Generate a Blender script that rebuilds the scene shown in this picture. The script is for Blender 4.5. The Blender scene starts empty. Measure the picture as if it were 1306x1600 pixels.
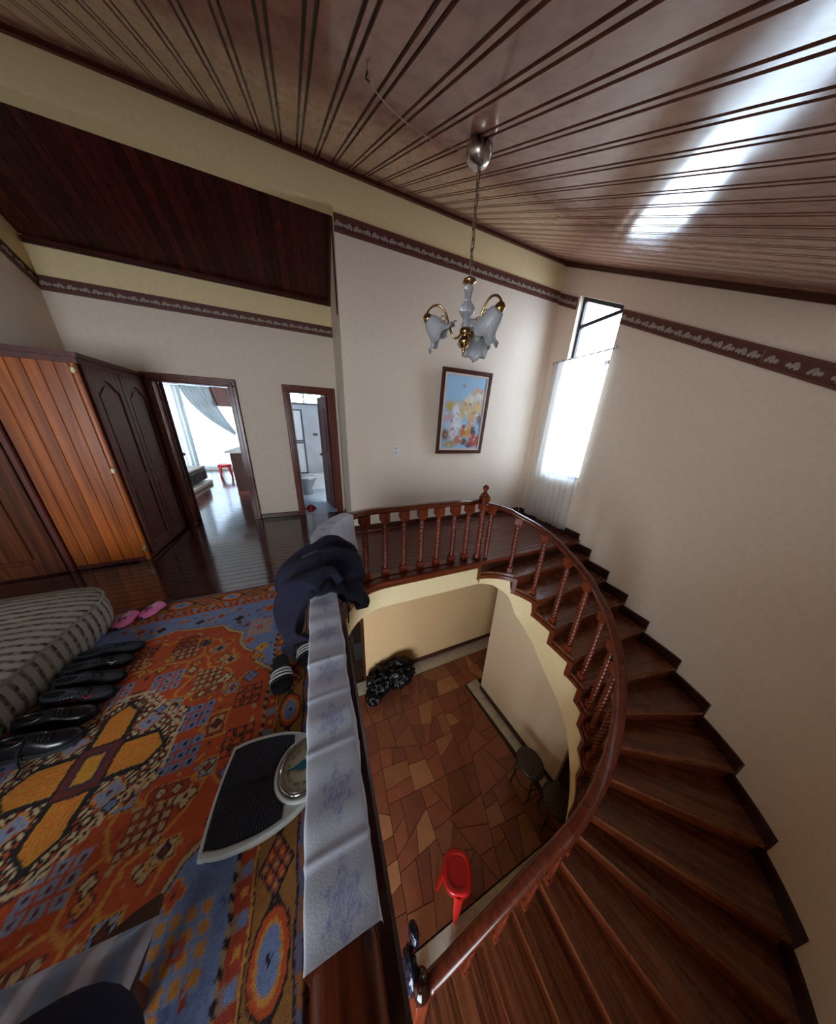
import bpy, bmesh, math, random
import numpy as np
from mathutils import Vector, Matrix
random.seed(7)
rng = np.random.default_rng(7)
sc = bpy.context.scene
PI = math.pi

# ------------------------------------------------------------------ camera, sky, lights, exposure
EYE = 1.58
cam_data = bpy.data.cameras.new('camera')
cam = bpy.data.objects.new('camera', cam_data)
sc.collection.objects.link(cam)
sc.camera = cam
FPX = 371.194
cam_data.sensor_fit = 'AUTO'
cam_data.sensor_width = 36.0
cam_data.lens = FPX / 1600.0 * 36.0
cam_data.clip_start = 0.02
cam_data.clip_end = 200
yaw, pit, rol = (math.radians(a) for a in (23.184, 19.735, 2.217))
fwd = Vector((math.sin(yaw) * math.cos(pit), math.cos(yaw) * math.cos(pit), -math.sin(pit)))
rgt = Vector((math.cos(yaw), -math.sin(yaw), 0))
upv = rgt.cross(fwd)
r2 = rgt * math.cos(rol) + upv * math.sin(rol)
u2 = -rgt * math.sin(rol) + upv * math.cos(rol)
M = Matrix((r2, u2, -fwd)).transposed().to_4x4()
M.translation = Vector((0, 0, EYE))
cam.matrix_world = M

world = bpy.data.worlds.new('sky')
sc.world = world
world.use_nodes = True
wn = world.node_tree.nodes
wn['Background'].inputs[0].default_value = (0.80, 0.90, 1.0, 1)
wn['Background'].inputs[1].default_value = 9.0
sc.view_settings.view_transform = 'Standard'
sc.view_settings.look = 'None'
sc.view_settings.gamma = 1
sc.view_settings.use_curve_mapping = False
sc.view_settings.exposure = 0.75
try:
    sc.cycles.use_denoising = True
    sc.cycles.max_bounces = 10
    sc.cycles.diffuse_bounces = 6
    sc.cycles.transparent_max_bounces = 16
    sc.cycles.sample_clamp_indirect = 6
    sc.cycles.caustics_reflective = False
    sc.cycles.caustics_refractive = False
except Exception:
    pass

def portal(name, loc, rot, sx, sy):
    l = bpy.data.lights.new(name, 'AREA'); l.shape = 'RECTANGLE'; l.size = sx; l.size_y = sy
    l.cycles.is_portal = True
    o = bpy.data.objects.new(name, l); sc.collection.objects.link(o)
    o.location = loc; o.rotation_euler = rot
    return o
def lamp(name, loc, rot, sx, sy, power, col):
    l = bpy.data.lights.new(name, 'AREA'); l.shape = 'RECTANGLE'; l.size = sx; l.size_y = sy
    l.energy = power; l.color = col
    o = bpy.data.objects.new(name, l); sc.collection.objects.link(o)
    o.location = loc; o.rotation_euler = rot
    return o
# daylight enters by five windows: the tall one over the stair, the bedroom, the bathroom and two unseen, assumed ones behind the camera, added for brightness
portal('portal_stair', (3.98, 2.75, 2.1), (0, math.radians(90), 0), 2.9, 0.9)
portal('portal_bedroom', (-2.9, 10.1, 1.4), (math.radians(-90), 0, 0), 3.4, 2.4)
portal('portal_bath', (0.1, 7.35, 2.15), (math.radians(-90), 0, 0), 1.4, 0.5)
portal('portal_front', (-2.46, -2.72, 1.2), (math.radians(90), 0, 0), 1.9, 1.95)
portal('portal_low', (-1.22, -1.30, -1.75), (math.radians(90), 0, 0), 1.95, 1.9)

# ------------------------------------------------------------------ helpers
def S(r, g, b):
    f = lambda c: ((c / 255) / 12.92) if c / 255 <= 0.04045 else (((c / 255) + 0.055) / 1.055) ** 2.4
    return (f(r), f(g), f(b), 1)

def new_mat(name):
    m = bpy.data.materials.new(name); m.use_nodes = True
    nt = m.node_tree
    return m, nt, nt.nodes['Principled BSDF']

def plain(name, col, rough=0.5, metal=0.0, coat=0.0, bump=0.0, bscale=60, var=0.0, sub=0.0):
    m, nt, b = new_mat(name)
    b.inputs['Base Color'].default_value = col
    b.inputs['Roughness'].default_value = rough
    b.inputs['Metallic'].default_value = metal
    b.inputs['Coat Weight'].default_value = coat
    b.inputs['Coat Roughness'].default_value = 0.08
    tc = nt.nodes.new('ShaderNodeTexCoord')
    nz = nt.nodes.new('ShaderNodeTexNoise'); nz.inputs['Scale'].default_value = bscale; nz.inputs['Detail'].default_value = 3
    nt.links.new(tc.outputs['Object'], nz.inputs['Vector'])
    if bump:
        bp = nt.nodes.new('ShaderNodeBump'); bp.inputs['Strength'].default_value = bump; bp.inputs['Distance'].default_value = 0.01
        nt.links.new(nz.outputs['Fac'], bp.inputs['Height']); nt.links.new(bp.outputs['Normal'], b.inputs['Normal'])
    if var:
        rp = nt.nodes.new('ShaderNodeValToRGB')
        rp.color_ramp.elements[0].position = 0.3; rp.color_ramp.elements[1].position = 0.7
        rp.color_ramp.elements[0].color = tuple(c * (1 - var) for c in col[:3]) + (1,)
        rp.color_ramp.elements[1].color = tuple(min(1, c * (1 + var)) for c in col[:3]) + (1,)
        n2 = nt.nodes.new('ShaderNodeTexNoise'); n2.inputs['Scale'].default_value = bscale * 0.12; n2.inputs['Detail'].default_value = 4
        nt.links.new(tc.outputs['Object'], n2.inputs['Vector'])
        nt.links.new(n2.outputs['Fac'], rp.inputs['Fac']); nt.links.new(rp.outputs['Color'], b.inputs['Base Color'])
    return m

def wood(name, c1, c2, rough=0.3, axis='X', across=26, along=1.4, var=0.35, coat=0.0, bump=0.08, wear=0.0, spec=0.5):
    m, nt, b = new_mat(name)
    b.inputs['Specular IOR Level'].default_value = spec
    N, L = nt.nodes, nt.links
    tc = N.new('ShaderNodeTexCoord'); oi = N.new('ShaderNodeObjectInfo')
    mul = N.new('ShaderNodeVectorMath'); mul.operation = 'SCALE'; mul.inputs[0].default_value = (7, 13, 5)
    L.new(oi.outputs['Random'], mul.inputs['Scale'])
    add = N.new('ShaderNodeVectorMath'); add.operation = 'ADD'
    L.new(tc.outputs['Object'], add.inputs[0]); L.new(mul.outputs[0], add.inputs[1])
    mp = N.new('ShaderNodeMapping')
    s = [across] * 3; s['XYZ'.index(axis)] = along
    mp.inputs['Scale'].default_value = s
    L.new(add.outputs[0], mp.inputs['Vector'])
    nz = N.new('ShaderNodeTexNoise'); nz.inputs['Scale'].default_value = 1.0; nz.inputs['Detail'].default_value = 6; nz.inputs['Distortion'].default_value = 0.6
    L.new(mp.outputs[0], nz.inputs['Vector'])
    rp = N.new('ShaderNodeValToRGB')
    rp.color_ramp.elements[0].position = 0.32; rp.color_ramp.elements[1].position = 0.70
    rp.color_ramp.elements[0].color = c1; rp.color_ramp.elements[1].color = c2
    L.new(nz.outputs['Fac'], rp.inputs['Fac'])
    hs = N.new('ShaderNodeHueSaturation')
    mr = N.new('ShaderNodeMapRange'); mr.inputs['To Min'].default_value = 1 - var; mr.inputs['To Max'].default_value = 1 + var
    L.new(oi.outputs['Random'], mr.inputs['Value']); L.new(mr.outputs[0], hs.inputs['Value'])
    L.new(rp.outputs['Color'], hs.inputs['Color']); L.new(hs.outputs['Color'], b.inputs['Base Color'])
    b.inputs['Roughness'].default_value = rough
    if wear:
        n3 = N.new('ShaderNodeTexNoise'); n3.inputs['Scale'].default_value = 5; n3.inputs['Detail'].default_value = 4
        L.new(tc.outputs['Object'], n3.inputs['Vector'])
        m3 = N.new('ShaderNodeMapRange'); m3.inputs['From Min'].default_value = 0.35; m3.inputs['From Max'].default_value = 0.7
        m3.inputs['To Min'].default_value = rough; m3.inputs['To Max'].default_value = rough + wear
        L.new(n3.outputs['Fac'], m3.inputs['Value']); L.new(m3.outputs[0], b.inputs['Roughness'])
    b.inputs['Coat Weight'].default_value = coat; b.inputs['Coat Roughness'].default_value = 0.1
    if bump:
        bp = N.new('ShaderNodeBump'); bp.inputs['Strength'].default_value = bump; bp.inputs['Distance'].default_value = 0.004
        L.new(nz.outputs['Fac'], bp.inputs['Height']); L.new(bp.outputs['Normal'], b.inputs['Normal'])
    return m

def attr_mat(name, rough=0.9, bump=0.3, bscale=400, coat=0.0, trans=0.0):
    m, nt, b = new_mat(name)
    N, L = nt.nodes, nt.links
    a = N.new('ShaderNodeAttribute'); a.attribute_name = 'Col'
    L.new(a.outputs['Color'], b.inputs['Base Color'])
    b.inputs['Roughness'].default_value = rough
    b.inputs['Coat Weight'].default_value = coat
    if bump:
        tc = N.new('ShaderNodeTexCoord')
        nz = N.new('ShaderNodeTexNoise'); nz.inputs['Scale'].default_value = bscale; nz.inputs['Detail'].default_value = 2
        L.new(tc.outputs['Object'], nz.inputs['Vector'])
        bp = N.new('ShaderNodeBump'); bp.inputs['Strength'].default_value = bump; bp.inputs['Distance'].default_value = 0.004
        L.new(nz.outputs['Fac'], bp.inputs['Height']); L.new(bp.outputs['Normal'], b.inputs['Normal'])
    return m

def sheer(name, col, opac=0.55):
    m = bpy.data.materials.new(name); m.use_nodes = True
    nt = m.node_tree; N, L = nt.nodes, nt.links
    for n in list(N):
        if n.type == 'BSDF_PRINCIPLED': N.remove(n)
    out = [n for n in N if n.type == 'OUTPUT_MATERIAL'][0]
    tr = N.new('ShaderNodeBsdfTransparent'); tl = N.new('ShaderNodeBsdfTranslucent'); df = N.new('ShaderNodeBsdfDiffuse')
    tl.inputs['Color'].default_value = col; df.inputs['Color'].default_value = col
    m1 = N.new('ShaderNodeMixShader'); m1.inputs[0].default_value = 0.5
    L.new(tl.outputs[0], m1.inputs[1]); L.new(df.outputs[0], m1.inputs[2])
    m2 = N.new('ShaderNodeMixShader')
    tc = N.new('ShaderNodeTexCoord'); nz = N.new('ShaderNodeTexNoise'); nz.inputs['Scale'].default_value = 25
    L.new(tc.outputs['Object'], nz.inputs['Vector'])
    mr = N.new('ShaderNodeMapRange'); mr.inputs['To Min'].default_value = opac - 0.1; mr.inputs['To Max'].default_value = opac + 0.1
    L.new(nz.outputs['Fac'], mr.inputs['Value']); L.new(mr.outputs[0], m2.inputs[0])
    L.new(tr.outputs[0], m2.inputs[1]); L.new(m1.outputs[0], m2.inputs[2])
    L.new(m2.outputs[0], out.inputs['Surface'])
    return m

def glass_mat(name, col=(0.9, 0.95, 1, 1), rough=0.0):
    """thin pane: mostly clear, with a real mirror-like share by angle"""
    m = bpy.data.materials.new(name); m.use_nodes = True
    nt = m.node_tree; N, L = nt.nodes, nt.links
    for n in list(N):
        if n.type == 'BSDF_PRINCIPLED': N.remove(n)
    out = [n for n in N if n.type == 'OUTPUT_MATERIAL'][0]
    tr = N.new('ShaderNodeBsdfTransparent'); tr.inputs['Color'].default_value = col
    gl = N.new('ShaderNodeBsdfGlossy'); gl.inputs['Roughness'].default_value = rough
    lw = N.new('ShaderNodeLayerWeight'); lw.inputs['Blend'].default_value = 0.5
    pw = N.new('ShaderNodeMath'); pw.operation = 'POWER'; pw.inputs[1].default_value = 4.0
    fr = N.new('ShaderNodeMath'); fr.operation = 'MULTIPLY_ADD'; fr.inputs[1].default_value = 0.6; fr.inputs[2].default_value = 0.04
    L.new(lw.outputs['Facing'], pw.inputs[0]); L.new(pw.outputs[0], fr.inputs[0])
    mx = N.new('ShaderNodeMixShader')
    L.new(fr.outputs[0], mx.inputs[0]); L.new(tr.outputs[0], mx.inputs[1]); L.new(gl.outputs[0], mx.inputs[2])
    L.new(mx.outputs[0], out.inputs['Surface'])
    return m

def link(o):
    sc.collection.objects.link(o); return o

def empty(name, loc, rotz=0.0, label=None, cat=None, group=None, kind=None):
    o = bpy.data.objects.new(name, None); link(o)
    o.empty_display_size = 0.1
    o.location = loc; o.rotation_euler = (0, 0, rotz)
    return tag(o, label, cat, group, kind)

def tag(o, label=None, cat=None, group=None, kind=None):
    if label: o['label'] = label
    if cat: o['category'] = cat
    if group: o['group'] = group
    if kind: o['kind'] = kind
    return o

def world_of(p):
    m = Matrix.Identity(4)
    chain = []
    while p is not None:
        chain.append(p); p = p.parent
    for q in reversed(chain):
        m = m @ Matrix.Translation(q.location) @ q.rotation_euler.to_matrix().to_4x4() @ Matrix.Diagonal((*q.scale, 1))
    return m

class MB:
    """collects geometry; build() links it as one mesh object"""
    def __init__(s):
        s.v = []; s.f = []; s.sm = []
    def add(s, verts, faces, smooth=False):
        n = len(s.v)
        s.v += [tuple(v) for v in verts]
        s.f += [tuple(i + n for i in f) for f in faces]
        s.sm += [smooth] * len(faces)
        return s
    def box(s, a, b, ch=0.0):
        (x0, y0, z0), (x1, y1, z1) = a, b
        x0, x1 = min(x0, x1), max(x0, x1); y0, y1 = min(y0, y1), max(y0, y1); z0, z1 = min(z0, z1), max(z0, z1)
        if ch <= 0:
            vs = [(x, y, z) for z in (z0, z1) for y in (y0, y1) for x in (x0, x1)]
            return s.add(vs, [(0, 2, 3, 1), (4, 5, 7, 6), (0, 1, 5, 4), (2, 6, 7, 3), (0, 4, 6, 2), (1, 3, 7, 5)])
        bm = bmesh.new(); bmesh.ops.create_cube(bm, size=1)
        for v in bm.verts:
            v.co = ((x0 + x1) / 2 + v.co.x * (x1 - x0), (y0 + y1) / 2 + v.co.y * (y1 - y0), (z0 + z1) / 2 + v.co.z * (z1 - z0))
        ch = min(ch, 0.45 * min(x1 - x0, y1 - y0, z1 - z0))
        bmesh.ops.bevel(bm, geom=bm.edges[:], offset=ch, segments=1, affect='EDGES')
        return s.bm(bm)
    def bm(s, bm, mat=None, smooth=False):
        bm.verts.index_update()
        vs = [tuple((mat @ v.co) if mat else v.co) for v in bm.verts]
        fs = [tuple(v.index for v in f.verts) for f in bm.faces]
        bm.free()
        return s.add(vs, fs, smooth)
    def prism(s, poly, z0, z1, ch=0.0):
        """poly: list of xy (ccw); z0/z1 numbers or per-vertex lists"""
        n = len(poly)
        Z0 = z0 if hasattr(z0, '__len__') else [z0] * n
        Z1 = z1 if hasattr(z1, '__len__') else [z1] * n
        vs = [(p[0], p[1], z) for p, z in zip(poly, Z0)] + [(p[0], p[1], z) for p, z in zip(poly, Z1)]
        fs = [tuple(range(n - 1, -1, -1)), tuple(range(n, 2 * n))]
        fs += [(i, (i + 1) % n, n + (i + 1) % n, n + i) for i in range(n)]
        return s.add(vs, fs)
    def extrude(s, poly, d):
        """poly: planar 3D loop, extruded by vector d"""
        n = len(poly); d = Vector(d)
        vs = [tuple(p) for p in poly] + [tuple(Vector(p) + d) for p in poly]
        fs = [tuple(range(n - 1, -1, -1)), tuple(range(n, 2 * n))]
        fs += [(i, (i + 1) % n, n + (i + 1) % n, n + i) for i in range(n)]
        return s.add(vs, fs)
    def lathe(s, prof, n=20, c=(0, 0, 0), mat=None, smooth=True, caps=True):
        vs = []
        for r, z in prof:
            for k in range(n):
                a = 2 * PI * k / n
                vs.append(Vector((r * math.cos(a), r * math.sin(a), z)))
        if mat: vs = [mat @ v for v in vs]
        vs = [(v[0] + c[0], v[1] + c[1], v[2] + c[2]) for v in vs]
        fs = [(i * n + k, i * n + (k + 1) % n, (i + 1) * n + (k + 1) % n, (i + 1) * n + k) for i in range(len(prof) - 1) for k in range(n)]
        if caps:
            fs += [tuple(range(n - 1, -1, -1)), tuple((len(prof) - 1) * n + k for k in range(n))]
        return s.add(vs, fs, smooth)
    def tube(s, pts, r, n=8, smooth=True):
        pts = [Vector(p) for p in pts]
        m = len(pts); R = r if hasattr(r, '__len__') else [r] * m
        vs = []; prev = None
        for i, p in enumerate(pts):
            t = (pts[min(i + 1, m - 1)] - pts[max(i - 1, 0)]).normalized()
            if prev is None:
                a = Vector((0, 0, 1)) if abs(t.z) < 0.9 else Vector((1, 0, 0))
                u = t.cross(a).normalized()
            else:
                u = (prev - t * prev.dot(t)).normalized()
            prev = u; w = t.cross(u)
            for k in range(n):
                th = 2 * PI * k / n
                vs.append(p + (u * math.cos(th) + w * math.sin(th)) * R[i])
        fs = [(i * n + k, i * n + (k + 1) % n, (i + 1) * n + (k + 1) % n, (i + 1) * n + k) for i in range(m - 1) for k in range(n)]
        fs += [tuple(range(n - 1, -1, -1)), tuple((m - 1) * n + k for k in range(n))]
        return s.add(vs, fs, smooth)
    def sweep(s, path, prof, smooth=True, closed=True, endcaps=True):
        """prof: (side, up) pairs; path 3D; the profile stays upright (side is horizontal, to the right of travel)"""
        path = [Vector(p) for p in path]; m = len(path); n = len(prof); vs = []
        for i, p in enumerate(path):
            t = path[min(i + 1, m - 1)] - path[max(i - 1, 0)]
            th = Vector((t.x, t.y, 0)).normalized()
            side = Vector((th.y, -th.x, 0))
            for a, b in prof:
                vs.append(p + side * a + Vector((0, 0, b)))
        rngk = range(n) if closed else range(n - 1)
        fs = [(i * n + k, (i + 1) * n + k, (i + 1) * n + (k + 1) % n, i * n + (k + 1) % n) for i in range(m - 1) for k in rngk]
        if closed and endcaps:
            fs += [tuple(range(n)), tuple((m - 1) * n + k for k in range(n - 1, -1, -1))]
        return s.add(vs, fs, smooth)
    def grid(s, fn, nu, nv, smooth=True):
        vs = [fn(i / nu, j / nv) for j in range(nv + 1) for i in range(nu + 1)]
        fs = [(j * (nu + 1) + i, j * (nu + 1) + i + 1, (j + 1) * (nu + 1) + i + 1, (j + 1) * (nu + 1) + i) for j in range(nv) for i in range(nu)]
        return s.add(vs, fs, smooth)
    def sphere(s, c, r, nu=16, nv=10, sc3=(1, 1, 1)):
        prof = [(max(1e-4, r * math.sin(PI * i / nv)), -r * math.cos(PI * i / nv)) for i in range(nv + 1)]
        return s.lathe(prof, nu, c, Matrix.Diagonal((*sc3, 1)))
    def build(s, name, mat, parent=None, local=False, loc=None, rotz=0.0, fixn=True):
        """verts are world coordinates unless local; loc/rotz give the object its own frame"""
        me = bpy.data.meshes.new(name)
        vs = s.v
        o = bpy.data.objects.new(name, me)
        if not local:
            L_ = Matrix.Translation(loc) if loc is not None else Matrix.Identity(4)
            fr = L_ @ Matrix.Rotation(rotz, 4, 'Z')
            W = world_of(parent) if parent else Matrix.Identity(4)
            if loc is None and rotz == 0.0: fr = W
            inv = fr.inverted()
            vs = [tuple(inv @ Vector(v)) for v in vs]
            loc_m = W.inverted() @ fr
            o.location = loc_m.to_translation(); o.rotation_euler = loc_m.to_euler()
        me.from_pydata(vs, [], s.f)
        me.polygons.foreach_set('use_smooth', s.sm)
        if fixn:
            bm = bmesh.new(); bm.from_mesh(me)
            bmesh.ops.recalc_face_normals(bm, faces=bm.faces[:]); bm.to_mesh(me); bm.free()
        me.update()
        if mat is not None: me.materials.append(mat)
        link(o)
        if parent: o.parent = parent
        return o

def subsurf(o, n=1):
    md = o.modifiers.new('sub', 'SUBSURF'); md.levels = n; md.render_levels = n
    for p in o.data.polygons: p.use_smooth = True
    return o
def solid(o, t):
    md = o.modifiers.new('thick', 'SOLIDIFY'); md.thickness = t; md.offset = 0
    return o
def set_cols(o, cols):
    """one colour per vertex"""
    at = o.data.color_attributes.new('Col', 'FLOAT_COLOR', 'POINT')
    a = np.ones((len(o.data.vertices), 4), dtype=np.float32); a[:, :cols.shape[1]] = cols
    at.data.foreach_set('color', a.ravel())
def copy_tree(o, parent=None):
    c = o.copy(); link(c)
    if parent is not None: c.parent = parent
    for ch in list(o.children):
        if ch.name.split('.')[0]: copy_tree(ch, c)
    return c
def mesh_copy(o, loc, rot=None, parent=None, scale=None):
    c = o.copy(); link(c); c.location = loc
    if rot is not None: c.rotation_euler = rot
    if scale is not None: c.scale = scale
    if parent is not None: c.parent = parent
    return c
def arc(c, rx, ry, a0, a1, n):
    return [(c[0] + rx * math.cos(math.radians(a0 + (a1 - a0) * i / n)), c[1] + ry * math.sin(math.radians(a0 + (a1 - a0) * i / n))) for i in range(n + 1)]

# ------------------------------------------------------------------ materials
M_WALL = plain('cream wall paint', S(226, 209, 190), 0.62, bump=0.06, bscale=220, var=0.04)
M_WALL_UP = plain('yellow cream wall paint', S(238, 218, 168), 0.65, bump=0.06, bscale=220, var=0.04)
M_WALL_LOW = plain('tan wall paint', S(222, 186, 138), 0.6, bump=0.05, bscale=220, var=0.04)
M_FASCIA = plain('pale yellow plaster', S(230, 210, 164), 0.6, bump=0.05, bscale=200, var=0.03)
M_WING = plain('grey beige wall paint', S(204, 182, 152), 0.6, bump=0.05, bscale=220, var=0.04)
M_WHITE = plain('white paint', S(225, 226, 224), 0.5, var=0.02)
M_RAIL = wood('red brown lacquered wood', S(74, 30, 17), S(122, 56, 30), 0.2, axis='Y', across=60, along=3, var=0.08, coat=0.5)
M_RAILC = wood('red brown lacquered curved rail', S(76, 31, 18), S(108, 46, 26), 0.22, axis='Z', across=22, along=22, var=0.05, coat=0.2, bump=0.03)
M_RAILX = wood('red brown lacquered wood across', S(88, 30, 12), S(146, 60, 24), 0.22, axis='X', across=60, along=3, var=0.12, coat=0.4)
M_BAL = wood('red brown turned wood', S(88, 35, 18), S(138, 60, 30), 0.42, axis='Z', across=60, along=4, var=0.12, spec=0.25)
M_SHAFT = wood('glossy turned wood', S(78, 30, 16), S(126, 52, 27), 0.24, axis='Z', across=60, along=4, var=0.12, spec=0.55)
M_TREAD = wood('worn brown tread wood', S(78, 38, 23), S(146, 90, 58), 0.2, axis='X', across=38, along=1.6, var=0.16, wear=0.15)
M_RISER = wood('dark riser wood', S(82, 34, 18), S(126, 58, 30), 0.3, axis='X', across=38, along=1.6, var=0.12)
M_SKIRT = wood('dark skirt wood', S(34, 14, 9), S(58, 25, 15), 0.3, axis='Y', across=40, along=2, var=0.05)
M_PLANK = wood('dark polished floor plank', S(46, 18, 14), S(78, 36, 28), 0.12, axis='X', across=34, along=1.2, var=0.16, wear=0.06, coat=0.6)
M_PLANKL = wood('red brown landing plank', S(84, 42, 34), S(104, 56, 44), 0.26, axis='X', across=40, along=0.5, var=0.10)
M_CEIL = wood('lacquered ceiling board', S(154, 108, 92), S(184, 138, 118), 0.11, axis='Y', across=16, along=0.7, var=0.10, bump=0.0, wear=0.05)
M_CEILD = wood('dark ceiling groove wood', S(38, 16, 11), S(58, 25, 17), 0.3, axis='Y', across=26, along=1.2, var=0.1)
M_HCEIL = wood('dark hall ceiling board', S(46, 14, 12), S(84, 30, 22), 0.35, axis='Y', across=30, along=1.2, var=0.4)
M_TRIM = wood('dark trim wood', S(52, 22, 15), S(86, 40, 26), 0.3, axis='X', across=40, along=2, var=0.08)
M_FRAME = wood('reddish door frame wood', S(84, 38, 28), S(122, 62, 46), 0.25, axis='Z', across=40, along=2, var=0.1)
M_CAB = wood('orange brown cabinet board', S(126, 58, 16), S(186, 98, 34), 0.3, axis='Z', across=26, along=1.1, var=0.2)
M_CABD = wood('dark red cabinet door wood', S(58, 19, 11), S(104, 36, 20), 0.5, axis='Z', across=32, along=1.3, var=0.1)
M_CABL = wood('brown closet door wood', S(70, 34, 20), S(116, 62, 36), 0.22, axis='Z', across=30, along=1.1, var=0.12)
M_BAND = plain('brown border', S(98, 55, 46), 0.5, var=0.1)
M_LEAF = plain('grey leaf relief', S(158, 146, 134), 0.5, var=0.1)
M_BRASS = plain('polished brass', S(186, 156, 104), 0.18, metal=1.0)
M_CHROME = plain('chrome', S(215, 215, 215), 0.1, metal=1.0)
M_STEEL = plain('brushed steel', S(200, 196, 188), 0.25, metal=1.0)
M_BLACK = plain('black rubber', S(24, 26, 30), 0.6, var=0.1)
M_MARBLE = plain('pale marble', S(196, 188, 172), 0.3, bscale=90, var=0.18)
M_NAVY = plain('navy cotton', S(24, 22, 46), 0.95, bump=0.25, bscale=500, var=0.12)
M_DARKNAVY = plain('dark navy wool', S(20, 22, 40), 1.0, bump=0.3, bscale=400, var=0.12)
M_GLASS = glass_mat('window glass')

# stone floor with per stone tints
def stone_mat():
    m, nt, b = new_mat('red brown flagstone')
    N, L = nt.nodes, nt.links
    oi = N.new('ShaderNodeObjectInfo'); rp = N.new('ShaderNodeValToRGB')
    e = rp.color_ramp.elements
    e[0].position = 0; e[0].color = S(122, 68, 50); e[1].position = 1; e[1].color = S(178, 122, 84)
    for p_, c in ((0.25, S(136, 76, 56)), (0.5, S(152, 88, 60)), (0.75, S(126, 72, 48))):
        q = e.new(p_); q.color = c
    L.new(oi.outputs['Random'], rp.inputs['Fac'])
    tc = N.new('ShaderNodeTexCoord'); nz = N.new('ShaderNodeTexNoise'); nz.inputs['Scale'].default_value = 7; nz.inputs['Detail'].default_value = 6
    L.new(tc.outputs['Object'], nz.inputs['Vector'])
    hs = N.new('ShaderNodeHueSaturation'); mr = N.new('ShaderNodeMapRange'); mr.inputs['To Min'].default_value = 0.65; mr.inputs['To Max'].default_value = 1.35
    L.new(nz.outputs['Fac'], mr.inputs['Value']); L.new(mr.outputs[0], hs.inputs['Value']); L.new(rp.outputs['Color'], hs.inputs['Color'])
    L.new(hs.outputs['Color'], b.inputs['Base Color']); b.inputs['Roughness'].default_value = 0.35
    bp = N.new('ShaderNodeBump'); bp.inputs['Strength'].default_value = 0.15; bp.inputs['Distance'].default_value = 0.01
    L.new(nz.outputs['Fac'], bp.inputs['Height']); L.new(bp.outputs['Normal'], b.inputs['Normal'])
    return m
M_STONE = stone_mat()

# ------------------------------------------------------------------ key dimensions (metres; upper floor is z = 0, the camera stands over the origin)
YP = 3.486          # picture wall
YH = 4.524          # hall wall with the two doors
ZL = -2.80          # lower floor
SL = 0.54           # slope of the main ceiling
def zc(y): return max(2.30, 4.02 + SL * (y - YP))       # main ceiling height
ZOPEN = 3.70        # top of the opening into the hall
XR = 0.402          # return between hall and picture wall
CW = (3.77, YP); CW2 = (3.60, 1.06); AR = 2.05; AC = (3.60 - AR * math.cos(math.radians(4.0)), 1.06 + AR * math.sin(math.radians(4.0)))
def xw(y): return CW2[0] + (CW[0] - CW2[0]) * (y - CW2[1]) / (CW[1] - CW2[1])
WALLPATH = [CW, CW2] + [p for p in arc(AC, AR, AR, -4, -90, 36)][1:] + [(0.06, AC[1] - AR)]
XL, YF = -3.6, -2.6

# ------------------------------------------------------------------ floors
def plank_row(parent, x0, x1, y0, y1, z, mat, n, th=0.018, gap=0.0012):
    cuts = sorted([x0, x1] + [x0 + (x1 - x0) * (k + random.uniform(-0.3, 0.3)) / n for k in range(1, n)])
    for a, b in zip(cuts[:-1], cuts[1:]):
        if b - a < 0.05: continue
        ch = 0.0018
        bm = MB()
        ya, yb, xa, xb = y0 + gap, y1 - gap, a + gap / 2, b - gap / 2
        vs = [(xa, ya, z - th), (xb, ya, z - th), (xb, yb, z - th), (xa, yb, z - th),
              (xa, ya, z - ch), (xb, ya, z - ch), (xb, yb, z - ch), (xa, yb, z - ch),
              (xa, ya + ch, z), (xb, ya + ch, z), (xb, yb - ch, z), (xa, yb - ch, z)]
        bm.add(vs, [(0, 3, 2, 1), (0, 1, 5, 4), (2, 3, 7, 6), (4, 5, 9, 8), (6, 7, 11, 10), (8, 9, 10, 11), (1, 2, 6, 10, 9, 5), (3, 0, 4, 8, 11, 7)])
        bm.build('floor_plank', mat, parent, loc=((xa + xb) / 2, (ya + yb) / 2, z), fixn=False)

WELL = [(0.06, -1.08), (0.06, 1.65)] + arc((0.56, 1.65), 0.5, 0.48, 180, 90, 12)[1:] + [(1.80, 2.115)]
TH = 0.33
floor = MB()
poly = [(XL, YF), (0.06, YF)] + WELL + [(xw(2.11), 2.115), CW, (XR, YP), (XR, YH), (XL, YH)]
floor.prism(poly, -TH, -0.019)
FLOOR = floor.build('floor', M_CEILD); tag(FLOOR, kind='structure')
W_ = 0.086
y = 2.16
while y < YH - 0.02:
    y1 = min(y + W_, YH - 0.005)
    if y1 <= YP - 0.02:
        xe = xw(y) - 0.02
        plank_row(FLOOR, -2.0 if y > 3.3 else -3.2, 0.45, y, y1, 0, M_PLANK, 2)
        plank_row(FLOOR, 0.45, xe, y, y1, 0, M_PLANKL, 2)
    else:
        plank_row(FLOOR, -1.9, XR - 0.02, y, y1, 0, M_PLANK, 2)
    y = y1
# left part of the upper floor (mostly under the rug) and the strip between rug and stairwell
y = 0.0
while y < 2.15:
    y1 = min(y + W_, 2.16)
    plank_row(FLOOR, -0.30, 0.055 if y < 1.62 else 0.055 + max(0, (y - 1.62)) * 0.5, y, y1, 0, M_PLANK, 1)
    plank_row(FLOOR, -3.2, -2.0, y, y1, 0, M_PLANK, 1)
    y = y1

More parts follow.
